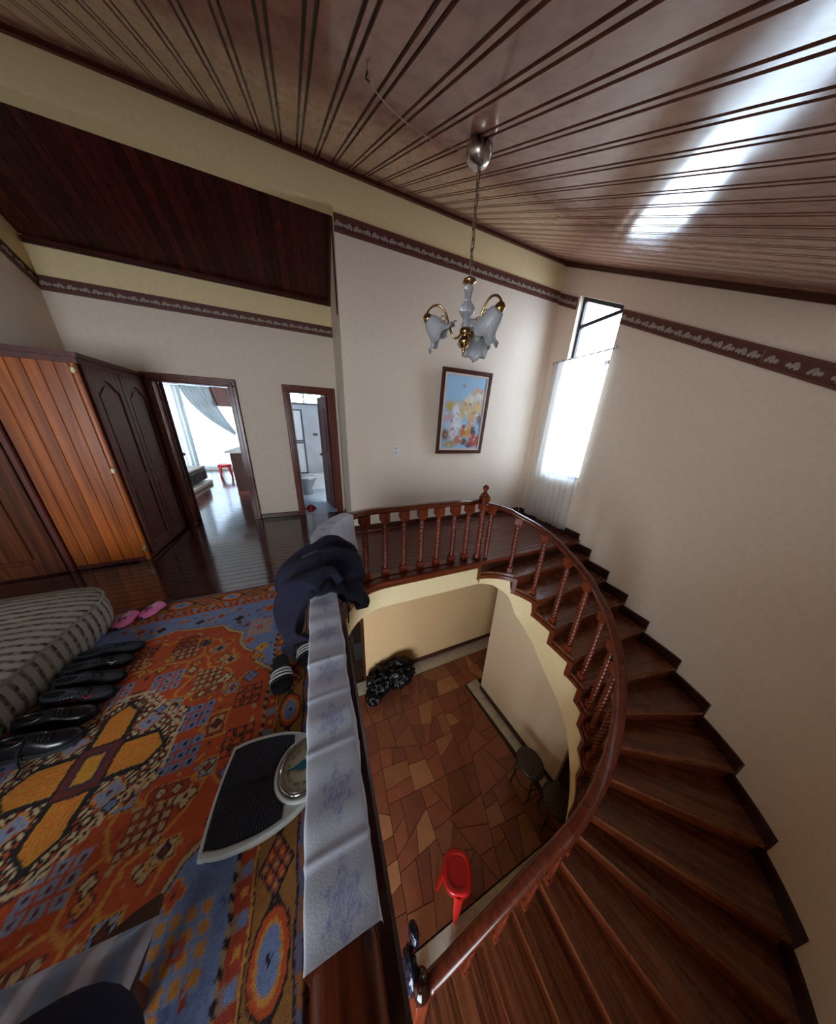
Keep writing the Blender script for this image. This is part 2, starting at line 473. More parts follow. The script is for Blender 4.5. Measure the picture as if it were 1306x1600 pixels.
# lower floor: flagstones with marble borders
lf = MB(); lf.box((-2.6, -1.2, ZL - 0.12), (4.4, 5.4, ZL - 0.02))
FLOOR_L = lf.build('floor', plain('grout', S(70, 48, 36), 0.8)); tag(FLOOR_L, kind='structure')
def clip(poly, n, d):
    out = []
    for i in range(len(poly)):
        a, b = poly[i], poly[(i + 1) % len(poly)]
        da, db = n[0] * a[0] + n[1] * a[1] - d, n[0] * b[0] + n[1] * b[1] - d
        if da <= 0: out.append(a)
        if da * db < 0:
            t = da / (da - db); out.append((a[0] + (b[0] - a[0]) * t, a[1] + (b[1] - a[1]) * t))
    return out
YLW = 3.12           # lower wall
def shrink(poly, g):
    cx = sum(p[0] for p in poly) / len(poly); cy = sum(p[1] for p in poly) / len(poly)
    for i in range(len(poly)):
        pass
    out = poly
    for i in range(len(poly)):
        a, b = poly[i], poly[(i + 1) % len(poly)]
        nx, ny = b[1] - a[1], a[0] - b[0]; l = math.hypot(nx, ny)
        if l < 1e-6: continue
        nx /= l; ny /= l
        if nx * (cx - a[0]) + ny * (cy - a[1]) > 0: nx, ny = -nx, -ny
        out = clip(out, (nx, ny), nx * a[0] + ny * a[1] - g)
        if len(out) < 3: return []
    return out
def area(P): return abs(sum(P[k][0] * P[(k + 1) % len(P)][1] - P[(k + 1) % len(P)][0] * P[k][1] for k in range(len(P)))) / 2
YLW = 3.12           # lower wall
stones = []
def split(P, depth=0):
    A = area(P)
    if A < random.uniform(0.035, 0.12):
        stones.append(P); return
    # longest direction
    best = max(((P[i], P[j]) for i in range(len(P)) for j in range(i)), key=lambda e: math.hypot(e[0][0] - e[1][0], e[0][1] - e[1][1]))
    xs = [p[0] for p in P]; ys = [p[1] for p in P]
    base_ang = 0 if (max(xs) - min(xs)) > (max(ys) - min(ys)) else 90
    ang = math.radians(base_ang + random.choice((-30, -16, -6, -2, 0, 3, 7, 14, 26)))
    n_ = (math.cos(ang), math.sin(ang))
    pr_ = [n_[0] * p[0] + n_[1] * p[1] for p in P]
    d_ = min(pr_) + (max(pr_) - min(pr_)) * random.uniform(0.36, 0.64)
    A1, B1 = clip(P, n_, d_), clip(P, (-n_[0], -n_[1]), -d_)
    if len(A1) < 3 or len(B1) < 3 or area(A1) < 0.006 or area(B1) < 0.006: stones.append(P); return
    split(A1, depth + 1); split(B1, depth + 1)
R0 = [(-0.75, 0.565), (2.26, 0.565), (2.075, 2.385), (3.4, 2.385), (3.4, YLW - 0.245), (-0.75, YLW - 0.245)]
split([(-0.75, 0.565), (2.26, 0.565), (2.075, 2.385), (-0.75, 2.385)])
split([(-0.75, 2.385), (3.4, 2.385), (3.4, YLW - 0.245), (-0.75, YLW - 0.245)])
split([(-0.75, -0.1), (0.2, -0.1), (0.2, 0.565), (-0.75, 0.565)])
for P in stones:
    Q = shrink(P, 0.003)
    if len(Q) < 3: continue
    c_ = (sum(p[0] for p in Q) / len(Q), sum(p[1] for p in Q) / len(Q))
    st = MB(); st.prism(Q, ZL - 0.025, [ZL + random.uniform(-0.003, 0.002) for _ in Q])
    st.build('flagstone', M_STONE, FLOOR_L, loc=(c_[0], c_[1], ZL))
def marble_strip(a, b, w, n):
    a = Vector((*a, 0)); b = Vector((*b, 0)); t = (b - a) / n; nrm = Vector((-t.y, t.x, 0)).normalized() * w
    for k in range(n):
        p0 = a + t * k + t * 0.006; p1 = a + t * (k + 1) - t * 0.006
        m = MB(); m.prism([p0[:2], p1[:2], (p1 + nrm)[:2], (p0 + nrm)[:2]], ZL - 0.02, ZL + 0.003)
        m.build('marble_tile', M_MARBLE, FLOOR_L, loc=((p0 + p1) / 2)[:2] + (ZL,))
marble_strip((0.24, YLW - 0.235), (3.5, YLW - 0.235), 0.22, 11)
marble_strip((0.24, YLW - 0.01), (0.24, 5.2), 0.2, 6)
marble_strip((2.12, 2.38), (2.36, 0.56), -0.01 + 0.23, 6)
marble_strip((2.28, 0.34), (0.22, 0.34), -0.215, 8)

# ------------------------------------------------------------------ walls
def wall_quad(name, a, b, zlo, zhi, th, mat, holes=(), kind='structure', side=1):
    """vertical wall from a to b (xy); zlo/zhi: (at a, at b); th goes to the left of a->b; holes: (t0,t1,z0,z1) along it"""
    a = Vector((*a, 0)); b = Vector((*b, 0)); L_ = (b - a).length; t = (b - a) / L_
    nrm = Vector((-t.y, t.x, 0)) * th * side
    top = lambda s: zhi[0] + (zhi[1] - zhi[0]) * s / L_
    bot = lambda s: zlo[0] + (zlo[1] - zlo[0]) * s / L_
    xs = sorted({0.0, L_, *[h[0] for h in holes], *[h[1] for h in holes]})
    m = MB()
    def cell(s0, s1, z00, z01, z10, z11):
        p = [(a + t * s0) + Vector((0, 0, z00)), (a + t * s1) + Vector((0, 0, z01)), (a + t * s1) + Vector((0, 0, z11)), (a + t * s0) + Vector((0, 0, z10))]
        m.extrude(p, nrm)
    for s0, s1 in zip(xs[:-1], xs[1:]):
        hs = [h for h in holes if h[0] < (s0 + s1) / 2 < h[1]]
        if not hs:
            cell(s0, s1, bot(s0), bot(s1), top(s0), top(s1)); continue
        h = hs[0]
        ht = h[3] if hasattr(h[3], '__len__') else (h[3], h[3])
        if h[2] > min(bot(s0), bot(s1)) + 1e-4: cell(s0, s1, bot(s0), bot(s1), h[2], h[2])
        if ht[0] < top(s0) - 1e-4: cell(s0, s1, ht[0], ht[1], top(s0), top(s1))
    o = m.build(name, mat); tag(o, kind=kind); return o

BT = 3.640; BB = 3.495    # border band on the picture wall
wall_quad('wall_back', (XR, YP), CW, (-0.33, -0.33), (BB + 0.08, BB + 0.08), 0.12, M_WALL)
wall_quad('wall_back', (XR, YP), CW, (BB + 0.08, BB + 0.08), (zc(YP) + 0.05,) * 2, 0.12, M_WALL_UP)
wall_quad('wall_back', (XL, YP), (XR, YP), (ZOPEN, ZOPEN), (zc(YP) + 0.05,) * 2, 0.15, M_WALL_UP)
wall_quad('wall_back', (XL, YP), (-2.56, YP), (-0.02, -0.02), (ZOPEN, ZOPEN), 0.1, M_WALL)
# return wall between picture wall and hall wall
wall_quad('wall_return', (XR, YH + 0.1), (XR, YP + 0.12), (-0.02, -0.02), (3.26, ZOPEN + 0.06), 0.12, M_WALL)
# hall wall with two door openings
D1 = (-1.885, -1.06); D2 = (-0.30, 0.275); DH = 2.02
HB_T, HB_B = 2.945, 2.815
x0 = -2.56
wall_quad('wall_hall', (x0, YH), (XR, YH), (-0.02, -0.02), (HB_B + 0.06,) * 2, 0.12, M_WALL,
          holes=((D1[0] - x0, D1[1] - x0, -0.02, DH), (D2[0] - x0, D2[1] - x0, -0.02, DH)))
wall_quad('wall_hall', (x0, YH), (XR, YH), (HB_B + 0.06,) * 2, (3.40,) * 2, 0.12, M_WALL_UP)
# hall left wall
def zh(y): return 3.27 + 0.60 * (YH - y)
wall_quad('wall_left', (-2.56, 3.50), (-2.56, YH), (-0.02, -0.02), (zh(3.5) - 0.39, zh(YH) - 0.39), 0.1, M_WALL)
wall_quad('wall_left', (-2.56, 3.50), (-2.56, YH), (zh(3.5) - 0.39, zh(YH) - 0.39), (zh(3.5) + 0.05, zh(YH) + 0.05), 0.1, M_WALL_UP)
# room left, front (behind the camera)
wall_quad('wall_left', (XL, YF), (XL, YP), (-0.02, -0.02), (2.35, 4.05), 0.1, M_WALL)
wall_quad('wall_front', (0.06, YF), (XL, YF), (-0.02, -0.02), (2.4, 2.4), 0.1, M_WALL, holes=((1.6, 3.45, 0.25, 2.15),))  # unseen window opening, assumed and sized for the room's brightness
# right wall: plane with the tall window, then the curve round the stair, all the way down to the lower floor
La = math.hypot(CW[0] - CW2[0], CW[1] - CW2[1])
ty = lambda y: (CW[1] - y) / (CW[1] - CW2[1]) * La
WY0, WY1, WZ0 = 3.085, 2.40, 0.87
WZT0, WZT1 = 3.445, 3.09
BDT, BDH = 0.385, 0.15      # band: drop under the ceiling, height
def band_top(y): return zc(y) - BDT
m = MB()
tw0, tw1 = ty(WY0), ty(WY1)
def wr(s, z):
    k = s / La
    return Vector((CW[0] + (CW2[0] - CW[0]) * k, CW[1] + (CW2[1] - CW[1]) * k, z))
nr = Vector((CW[1] - CW2[1], -(CW[0] - CW2[0]), 0)).normalized() * 0.2
ysw = lambda s: CW[1] + (CW2[1] - CW[1]) * s / La
def wr_cells(lo, hi, mat, nm):
    m = MB()
    for s0, s1 in ((0, tw0), (tw0, tw1), (tw1, La)):
        l0, l1, h0, h1 = lo(ysw(s0)), lo(ysw(s1)), hi(ysw(s0)), hi(ysw(s1))
        if s0 == tw0:
            z0w, (t0, t1) = WZ0, (WZT0, WZT1)
            if l0 < z0w:
                m.extrude([wr(s0, l0), wr(s1, l1), wr(s1, min(z0w, h1)), wr(s0, min(z0w, h0))], nr)
            if h0 > t0 + 0.02 or h1 > t1 + 0.02:
                m.extrude([wr(s0, max(l0, t0)), wr(s1, max(l1, t1)), wr(s1, h1), wr(s0, h0)], nr)
        else:
            m.extrude([wr(s0, l0), wr(s1, l1), wr(s1, h1), wr(s0, h0)], nr)
    o = m.build(nm, mat); tag(o, kind='structure'); return o
wr_cells(lambda y: ZL - 0.02, lambda y: band_top(y) - 0.07, M_WALL, 'wall_right')
wr_cells(lambda y: band_top(y) - 0.07, lambda y: zc(y) + 0.05, M_WALL, 'wall_right')
ARCPTS = WALLPATH[1:]
def curved(lo, hi, mat, nm, th=0.15):
    AP_ = ARCPTS[:-1]; m = MB(); n = len(AP_)
    inner, outer = [], []
    for i, p in enumerate(AP_):
        d = Vector((p[0] - AC[0], p[1] - AC[1], 0)).normalized()
        q = Vector((*p, 0)) + d * th
        inner.append((p, lo(p[1]), hi(p[1]))); outer.append(((q.x, q.y), lo(p[1]), hi(p[1])))
    for ring, sm_ in ((inner, True), (outer, True)):
        vs = []
        for p, l_, h_ in ring: vs += [(p[0], p[1], l_), (p[0], p[1], h_)]
        m.add(vs, [(2 * i, 2 * i + 2, 2 * i + 3, 2 * i + 1) for i in range(n - 1)], sm_)
    vs = []
    for (p, l_, h_), (q, _, _) in zip(inner, outer): vs += [(p[0], p[1], h_), (q[0], q[1], h_)]
    m.add(vs, [(2 * i, 2 * i + 2, 2 * i + 3, 2 * i + 1) for i in range(n - 1)])
    o = m.build(nm, mat)
    tag(o, kind='structure'); return o
curved(lambda y: ZL - 0.02, lambda y: band_top(y) - 0.07, M_WALL, 'wall_right')
curved(lambda y: band_top(y) - 0.07, lambda y: zc(y) + 0.05, M_WALL, 'wall_right')
YW = AC[1] - AR
wall_quad('wall_front', (AC[0], YW), (0.06, YW), (ZL - 0.02,) * 2, (0.95,) * 2, 0.12, M_WALL)  # unseen; cut low to let front daylight onto the right wall
wall_quad('wall_front', (3.72, YF), (0.06, YF), (-0.33, -0.33), (2.4, 2.4), 0.1, M_WALL)
wall_quad('wall_right', (3.70, 0.2), (3.70, YF), (-0.33, -0.33), (2.7, 2.4), 0.1, M_WALL)
fb_ = MB(); fb_.prism([(0.06, YF), (3.72, YF), (3.72, YW - 0.13), (0.06, YW - 0.13)], -TH, 0.0); tag(fb_.build('floor', M_PLANK), kind='structure')
# lower storey walls
wall_quad('wall_back', (0.43, YLW), (4.3, YLW), (ZL - 0.02,) * 2, (-TH,) * 2, 0.12, M_WALL_LOW)
wall_quad('wall_left', (0.55, YLW + 0.12), (0.55, 5.2), (ZL - 0.02,) * 2, (-TH,) * 2, 0.1, M_WALL_LOW, side=-1)
wall_quad('wall_back', (-2.5, 5.2), (0.6, 5.2), (ZL - 0.02,) * 2, (-TH,) * 2, 0.1, M_WALL_LOW)
wall_quad('wall_left', (-2.5, -1.2), (-2.5, 5.2), (ZL - 0.02,) * 2, (-TH,) * 2, 0.1, M_WALL_LOW)
wall_quad('wall_front', (1.5, -1.18), (-2.5, -1.18), (ZL - 0.02,) * 2, (-TH,) * 2, 0.1, M_WALL_LOW, holes=((1.75, 3.7, ZL + 0.1, -0.8),))  # unseen window opening, added to light the lower hall

# ------------------------------------------------------------------ ceilings
def slope_board(name, x0, x1, ya, yb, zf, drop, th, mat, parent):
    vs = []
    for y_ in (ya, yb):
        z_ = zf(y_) - drop
        vs += [(x0, y_, z_), (x1, y_, z_), (x1, y_, z_ + th), (x0, y_, z_ + th)]
    m = MB(); m.add(vs, [(0, 1, 2, 3), (7, 6, 5, 4), (0, 4, 5, 1), (1, 5, 6, 2), (2, 6, 7, 3), (3, 7, 4, 0)])
    return m.build(name, mat, parent, loc=((x0 + x1) / 2, ya, zf(ya)))
YK = YP - (4.02 - 2.30) / SL
cz = MB()
cz.extrude([(XL, YK, 2.30), (4.0, YK, 2.30), (4.0, YP + 0.02, zc(YP + 0.02)), (XL, YP + 0.02, zc(YP + 0.02))], (0, 0, 0.06))
cz.extrude([(XL, YF, 2.30), (4.0, YF, 2.30), (4.0, YK, 2.30), (XL, YK, 2.30)], (0, 0, 0.06))
CEIL = cz.build('ceiling', M_CEILD); tag(CEIL, kind='structure')
PER = 0.155; xk = -0.838 + 0.008 - 17 * PER
k = 0
while xk < 3.75:
    # wide board, groove, narrow strip, groove
    xb1 = min(xk + PER - 0.003, 3.85)
    slope_board('ceiling_strip', xk + 0.012, xk + 0.031, YK, YP - 0.004, zc, 0.014, 0.016, M_CEIL, CEIL)
    slope_board('ceiling_board', xk + 0.046, xk + PER - 0.003, YK, YP - 0.004, zc, 0.014, 0.016, M_CEIL, CEIL)
    xk += PER
# hall ceiling
hz = MB()
hz.extrude([(-2.6, YP + 0.10, zh(YP + 0.10)), (XR + 0.02, YP + 0.10, zh(YP + 0.10)), (XR + 0.02, YH + 0.05, zh(YH + 0.05)), (-2.6, YH + 0.05, zh(YH + 0.05))], (0, 0, 0.06))
HC = hz.build('ceiling', M_CEILD); tag(HC, kind='structure')
xk = -2.54
while xk < XR - 0.02:
    slope_board('ceiling_board', xk, min(xk + 0.086, XR - 0.004), YP + 0.152, YH - 0.002, zh, 0.012, 0.012, M_HCEIL, HC)
    xk += 0.09

# ------------------------------------------------------------------ trims and border bands
def bar(m, a, b, w, h, up=(0, 0, 1)):
    """box beam from a to b, w sideways, h along up"""
    a, b = Vector(a), Vector(b); t = (b - a).normalized(); u = Vector(up); s_ = t.cross(u).normalized(); u = s_.cross(t).normalized()
    vs = []
    for p in (a, b):
        for i, j in ((-1, -1), (1, -1), (1, 1), (-1, 1)):
            vs.append(p + s_ * i * w / 2 + u * j * h / 2)
    return m.add(vs, [(0, 1, 2, 3), (7, 6, 5, 4), (0, 4, 5, 1), (1, 5, 6, 2), (2, 6, 7, 3), (3, 7, 4, 0)])
tn = [0]
def trim(builder, mat=M_TRIM, name=None):
    m = MB(); builder(m); tn[0] += 1
    o = m.build(name or 'trim_%d' % tn[0], mat); tag(o, kind='structure'); return o
zP = zc(YP)
trim(lambda m: (m.box((XL, YP - 0.03, zP - 0.060), (3.76, YP - 0.001, zP - 0.030)), m.box((XL, YP - 0.05, zP - 0.030), (3.76, YP - 0.001, zP - 0.004))))
def edge_right(m):
    for off, drop, th in ((0.012, 0.05, 0.03), (0.022, 0.022, 0.03)):
        y0_ = YP - 0.03
        P_ = [(xw(y0_), y0_), CW2] + [p for p in ARCPTS if p[1] > 0.2][1:]
        for (xa, ya), (xb, yb) in zip(P_[:-1], P_[1:]):
            bar(m, (xa - off, ya, zc(ya) - drop), (xb - off, yb - 0.004, zc(yb - 0.004) - drop), 0.03 + off, th)
trim(edge_right)
trim(lambda m: (m.box((-2.55, YH - 0.03, zh(YH) - 0.05), (XR - 0.002, YH - 0.001, zh(YH) - 0.02)), m.box((-2.55, YH - 0.02, zh(YH) - 0.07), (XR - 0.002, YH - 0.001, zh(YH) - 0.05))))
trim(lambda m: bar(m, (XR - 0.016, YP + 0.16, zh(YP + 0.16) - 0.04), (XR - 0.016, YH - 0.01, zh(YH) - 0.04), 0.03, 0.05))
trim(lambda m: bar(m, (XR - 0.004, YP + 0.13, HB_B - 0.0), (XR - 0.004, YP + 0.13, ZOPEN - 0.03), 0.02, 0.05, up=(0, 1, 0)))
# leaf ornament (shared mesh)
def leaf_mesh():
    m = MB()
    out = [(-0.045, -0.012), (-0.03, 0.012), (-0.012, 0.024), (0.004, 0.018), (0.012, 0.004), (0.03, 0.012), (0.046, 0.0), (0.034, -0.016), (0.018, -0.010), (0.004, -0.022), (-0.008, -0.006), (-0.026, -0.022)]
    m.extrude([(p[0] * 1.05, 0, p[1] * 1.15) for p in out], (0, -0.008, 0))
    m.extrude([(-0.018 + 0.010 * math.cos(a), 0, 0.002 + 0.010 * math.sin(a)) for a in [i * PI / 3 for i in range(6)]], (0, -0.012, 0))
    return m
LEAF = leaf_mesh().build('leaf_ornament', M_LEAF, local=True)
first_leaf = [True]
def band(a, b, h, name):
    """border band between a and b (points of its upper edge), hanging down h; ornaments in its middle"""
    a, b = Vector(a), Vector(b); L_ = (b - a).length; t = (b - a) / L_
    hor = Vector((t.x, t.y, 0)).normalized(); nrm = Vector((hor.y, -hor.x, 0))     # to the right of travel = into the room
    root = MB()
    p = [a, b, b - Vector((0, 0, h)), a - Vector((0, 0, h))]
    root.extrude(p, nrm * 0.008)
    for d0, d1, th in ((0.0, 0.16, 0.016), (0.30, 0.35, 0.014), (0.72, 0.77, 0.014), (0.84, 1.0, 0.018)):
        root.extrude([a - Vector((0, 0, h * d0)), b - Vector((0, 0, h * d0)), b - Vector((0, 0, h * d1)), a - Vector((0, 0, h * d1))], nrm * th)
    tn[0] += 1
    o = root.build('trim_%d' % tn[0], M_BAND); tag(o, kind='structure')
    n = max(1, int(L_ / 0.098))
    rz = math.atan2(hor.y, hor.x); ry = -math.atan2(t.z, math.hypot(t.x, t.y))
    for k in range(n):
        q = a + t * (k + 0.5) * L_ / n - Vector((0, 0, h * 0.535)) + nrm * 0.008
        rot = (Matrix.Rotation(rz, 3, 'Z') @ Matrix.Rotation(ry, 3, 'Y')).to_euler()
        if first_leaf[0]:
            LEAF.location = q; LEAF.rotation_euler = rot; LEAF.parent = o; LEAF.scale = (1, 1, h / 0.145); first_leaf[0] = False
        else:
            mesh_copy(LEAF, q, rot, o, (1 if k % 2 == 0 else -1, 1, h / 0.145))
    return o
band((XR, YP - 0.001, BT), (CW[0] - 0.01, YP - 0.001, BT), BT - BB, 'back')
band((-2.55, YH - 0.001, HB_T), (XR - 0.002, YH - 0.001, HB_T), HB_T - HB_B, 'hall')
band((-2.559, 3.50, zh(3.5) - 0.33), (-2.559, YH - 0.02, zh(YH - 0.02) - 0.33), 0.12, 'hall left')
yb0 = WY1 - 0.01
band((xw(YP - 0.02) - 0.001, YP - 0.02, band_top(YP - 0.02)), (xw(WY0 + 0.03) - 0.001, WY0 + 0.03, band_top(WY0 + 0.03)), BDH, 'right a')
band((xw(yb0) - 0.001, yb0, band_top(yb0)), (xw(1.07) - 0.001, 1.07, band_top(1.07)), BDH, 'right b')
ap = [p for p in ARCPTS if p[1] > 0.25]
for i in range(0, len(ap) - 1, 3):
    a, b = ap[i], ap[min(i + 3, len(ap) - 1)]
    if a == b: continue
    band((a[0] - 0.004, a[1], band_top(a[1])), (b[0] - 0.004, b[1], band_top(b[1])), BDH, 'arc')
# baseboards
bn = lambda nm, a, b: trim(lambda m: m.box(a, b, 0.006), M_TRIM, nm)
bn('baseboard_back', (XR + 0.002, YP - 0.02, 0.001), (3.74, YP - 0.001, 0.10))
bn('baseboard_hall', (D1[1] + 0.09, YH - 0.02, 0.001), (D2[0] - 0.09, YH - 0.001, 0.08))
bn('baseboard_return', (XR - 0.02, YP + 0.10, 0.001), (XR - 0.001, YH - 0.1, 0.08))
bn('baseboard_lower', (0.43, YLW - 0.02, ZL), (3.6, YLW - 0.001, ZL + 0.09))
trim(lambda m: m.box((0.405, YLW - 0.004, ZL), (0.44, YLW + 0.125, -TH)), M_TRIM)
trim(lambda m: bar(m, (xw(3.46) - 0.011, 3.46, 0.05), (xw(2.13) - 0.011, 2.13, 0.05), 0.02, 0.10), M_SKIRT, 'baseboard_right')

# ------------------------------------------------------------------ doors
def door_frame(n, x0, x1, h, w=0.09, left=True, right=True):
    m = MB()
    for sgn, xx, on in ((-1, x0, left), (1, x1, right)):
        if not on: continue
        a, b = (xx - w, xx) if sgn < 0 else (xx, xx + w)
        m.box((a, YH - 0.035, 0), (b, YH - 0.001, h - 0.001), 0.008)
        c, d = (xx - 0.02, xx - 0.001) if sgn < 0 else (xx + 0.001, xx + 0.02)
        m.box((xx - 0.012 if sgn > 0 else xx, YH - 0.02, 0), (xx if sgn > 0 else xx + 0.012, YH + 0.125, h), 0.0)
        q = (xx - 0.05, xx - 0.02) if sgn < 0 else (xx + 0.02, xx + 0.05)
        m.box((q[0], YH - 0.045, 0), (q[1], YH - 0.03, h + 0.04), 0.005)
    m.box((x0 - w if left else x0, YH - 0.035, h), (x1 + w if right else x1, YH - 0.001, h + w), 0.008)
    m.box((x0, YH - 0.02, h - 0.012), (x1, YH + 0.125, h), 0)
    m.box((x0 - 0.05, YH - 0.045, h + 0.02), (x1 + 0.05, YH - 0.03, h + 0.05), 0.005)
    o = m.build('door_%d' % n, M_FRAME); tag(o, kind='structure'); return o
DR1 = door_frame(1, D1[0], D1[1], DH)
DR2 = door_frame(2, D2[0], D2[1], DH, right=True)
def leaf(parent, hinge, ang, w, h, mat, name='door_leaf', knob=True):
    """panelled leaf hinged at 'hinge' (xy), opened to heading ang"""
    t = Vector((math.cos(ang), math.sin(ang), 0)); nn = Vector((-t.y, t.x, 0))
    m = MB()
    def bx(s0, s1, z0, z1, d0, d1, ch=0.006):
        q = MB(); q.box((s0, d0, z0), (s1, d1, z1), ch)
        m.add([(hinge[0] + v[0] * t.x + v[1] * nn.x, hinge[1] + v[0] * t.y + v[1] * nn.y, v[2]) for v in q.v], q.f)
    bx(0, w, 0.012, h, -0.015, 0.015, 0)
    for s0, s1 in ((0, 0.1), (w - 0.1, w)): bx(s0, s1, 0.012, h, -0.022, 0.022)
    for z0, z1 in ((0.012, 0.2), (0.92, 1.04), (h - 0.12, h)): bx(0.1, w - 0.1, z0, z1, -0.022, 0.022)
    for z0, z1 in ((0.25, 0.87), (1.09, h - 0.18)): bx(0.15, w - 0.15, z0, z1, -0.024, 0.024, 0.012)
    o = m.build(name, mat, parent)
    if knob:
        kx, ky = hinge[0] + t.x * (w - 0.06), hinge[1] + t.y * (w - 0.06)
        k = MB()
        for s in (-1, 1):
            k.sphere((kx + nn.x * 0.055 * s, ky + nn.y * 0.055 * s, 1.0), 0.026, 12, 8)
            k.tube([(kx, ky, 1.0), (kx + nn.x * 0.05 * s, ky + nn.y * 0.05 * s, 1.0)], 0.010, 8)
        tag(k.build('knob', M_BRASS, o), 'round metal knob on the open leaf')
    return o
leaf(DR1, (D1[0] + 0.035, YH + 0.13), math.radians(113.5), 0.74, DH - 0.01, M_CABD)
leaf(DR2, (D2[1] - 0.03, YH + 0.13), math.radians(103), 0.56, DH - 0.01, M_CABD)

# ------------------------------------------------------------------ tall stair window with rod and sheer curtain
wf = MB()
wx = lambda y_, dx: xw(y_) + dx
def wpt(y_, z_, dx=0.1): return Vector((xw(y_) + dx, y_, z_))
fw = 0.045
M_WINF = plain('dark bronze window frame', S(46, 44, 46), 0.4, metal=0.4)
zt = lambda y_: WZT0 + (WZT1 - WZT0) * (WY0 - y_) / (WY0 - WY1)
for a, b in ((wpt(WY0 - 0.02, WZ0), wpt(WY0 - 0.02, zt(WY0 - 0.02))), (wpt(WY1 + 0.02, WZ0), wpt(WY1 + 0.02, zt(WY1 + 0.02)))):
    bar(wf, a, b, fw, fw, up=(1, 0, 0))
bar(wf, wpt(WY0, WZT0 - 0.02), wpt(WY1, WZT1 - 0.02), fw, fw)
for z_ in (WZ0 + 0.02, 2.50, 3.065): bar(wf, wpt(WY0, z_), wpt(WY1, z_), fw, fw)
WIN = wf.build('window_1', M_WINF); tag(WIN, kind='structure')
for z0, z1a, z1b in ((WZ0 + 0.04, 2.48, 2.48), (2.52, 3.045, 3.045)):
    g = MB(); g.extrude([wpt(WY0 - 0.04, z0), wpt(WY1 + 0.04, z0), wpt(WY1 + 0.04, z1b), wpt(WY0 - 0.04, z1a)], (0.006, 0, 0))
    g.build('pane', M_GLASS, WIN)
g = MB(); g.extrude([wpt(WY0 - 0.04, 3.085), wpt(WY1 + 0.10, 3.085), wpt(WY0 - 0.04, zt(WY0 - 0.04) - 0.04)], (0.006, 0, 0)); g.build('pane', M_GLASS, WIN)
sl = MB(); sl.extrude([wpt(WY0 + 0.02, WZ0 - 0.03, -0.02), wpt(WY1 - 0.02, WZ0 - 0.03, -0.02), wpt(WY1 - 0.02, WZ0, -0.02), wpt(WY0 + 0.02, WZ0, -0.02)], (0.2, 0, 0)); sl.build('sill', M_WHITE, WIN)
rod = empty('curtain_rod', (xw(2.8) - 0.06, 2.8, 2.62), 0, 'thin metal curtain rod across the tall stair window', 'curtain rod')
rm = MB(); rm.tube([(xw(3.28) - 0.06, 3.28, 2.625), (xw(2.32) - 0.06, 2.32, 2.61)], 0.008, 8); rm.build('rod', plain('dull metal rod', S(112, 104, 98), 0.5), rod)
for y_ in (3.28, 2.32):
    b_ = MB(); b_.sphere((xw(y_) - 0.06, y_, 2.62), 0.016, 10, 8); b_.build('finial', M_STEEL, rod)
    b_ = MB(); b_.tube([(xw(y_) - 0.002, y_ + (0.02 if y_ > 3 else 0.02), 2.618), (xw(y_) - 0.06, y_ + 0.02, 2.618)], 0.006, 6); b_.build('bracket', M_STEEL, rod)
M_SHEER = sheer('white sheer curtain', (0.74, 0.74, 0.73, 1), 0.62)
def curt(u, v):
    # u across (far to near), v up
    z_ = 0.07 + v * 2.555
    yy = 3.27 - u * (0.91 + 0.0 * v) - (1 - v) * 0.02
    amp = 0.012 + 0.022 * (1 - v)
    xx = xw(yy) - 0.06 - amp * (1 + math.sin(u * 52 + 1.2 * math.sin(v * 3))) * 0.5 - 0.02 * (1 - v) ** 2 * (0.4 + math.sin(u * 17)) 
    return (xx, yy + 0.01 * math.sin(u * 52 + 1), z_)
cm = MB(); cm.grid(curt, 120, 24)
CUR = cm.build('sheer_curtain', M_SHEER); tag(CUR, 'long white sheer curtain hanging on the tall stair window', 'curtain')

# ------------------------------------------------------------------ staircase
RISE = 0.175
def s_path(off=0.0, yend=0.375):
    P = [(1.78, 2.115 + off)]
    P += arc((1.78, 1.53), 0.55 + off, 0.585 + off, 90, 0, 24)[1:]
    P += arc((1.46, 1.04), 0.87 + off, 0.665 + off, 0, -90, 40)
    P.append((0.15, 1.04 - 0.665 - off))
    P = [Vector((*p, 0)) for p in P]; Q = [P[0]]
    for a, b in zip(P[:-1], P[1:]):
        n = max(1, int((b - a).length / 0.02))
        Q += [a + (b - a) * i / n for i in range(1, n + 1)]
    return Q
NOS = [((2.03, 2.09), 1), ((2.18, 1.90), 1), ((2.31, 1.625), -0.5), ((2.39, 1.345), -1), ((2.4, 1.075), -2), ((2.889, 0.786), -11.5),
       ((2.685, 0.623), -21.5), ((2.487, 0.491), -33), ((2.258, 0.418), -44), ((1.969, 0.366), -52), ((1.834, 0.359), -61.5),
       ((1.649, 0.346), -77), ((1.462, 0.347), -89), ((1.207, 0.329), -90), ((0.92, 0.28), -90), ((0.64, 0.33), -90), ((0.37, 0.33), -90)]
def cut(path, P, ang):
    """first crossing of a polyline with the line through P; returns index position"""
    d = Vector((math.cos(math.radians(ang)), math.sin(math.radians(ang)), 0)); n = Vector((-d.y, d.x, 0)); P = Vector((*P, 0))
    best = None
    for i in range(len(path) - 1):
        a, b = n.dot(path[i] - P), n.dot(path[i + 1] - P)
        if a * b <= 0 and a != b:
            t = a / (a - b); q = path[i] + (path[i + 1] - path[i]) * t
            # inner crossing must lie on the back side of the line of travel, outer one ahead
            best = best or []
            best.append((i + t, q, d.dot(q - P)))
    return best
SP = s_path(0.0)
WP = [Vector((*p, 0)) for p in WALLPATH]
WQ = [WP[0]]
for a, b in zip(WP[:-1], WP[1:]):
    n = max(1, int((b - a).length / 0.04)); WQ += [a + (b - a) * i / n for i in range(1, n + 1)]
SI, WI = [], []
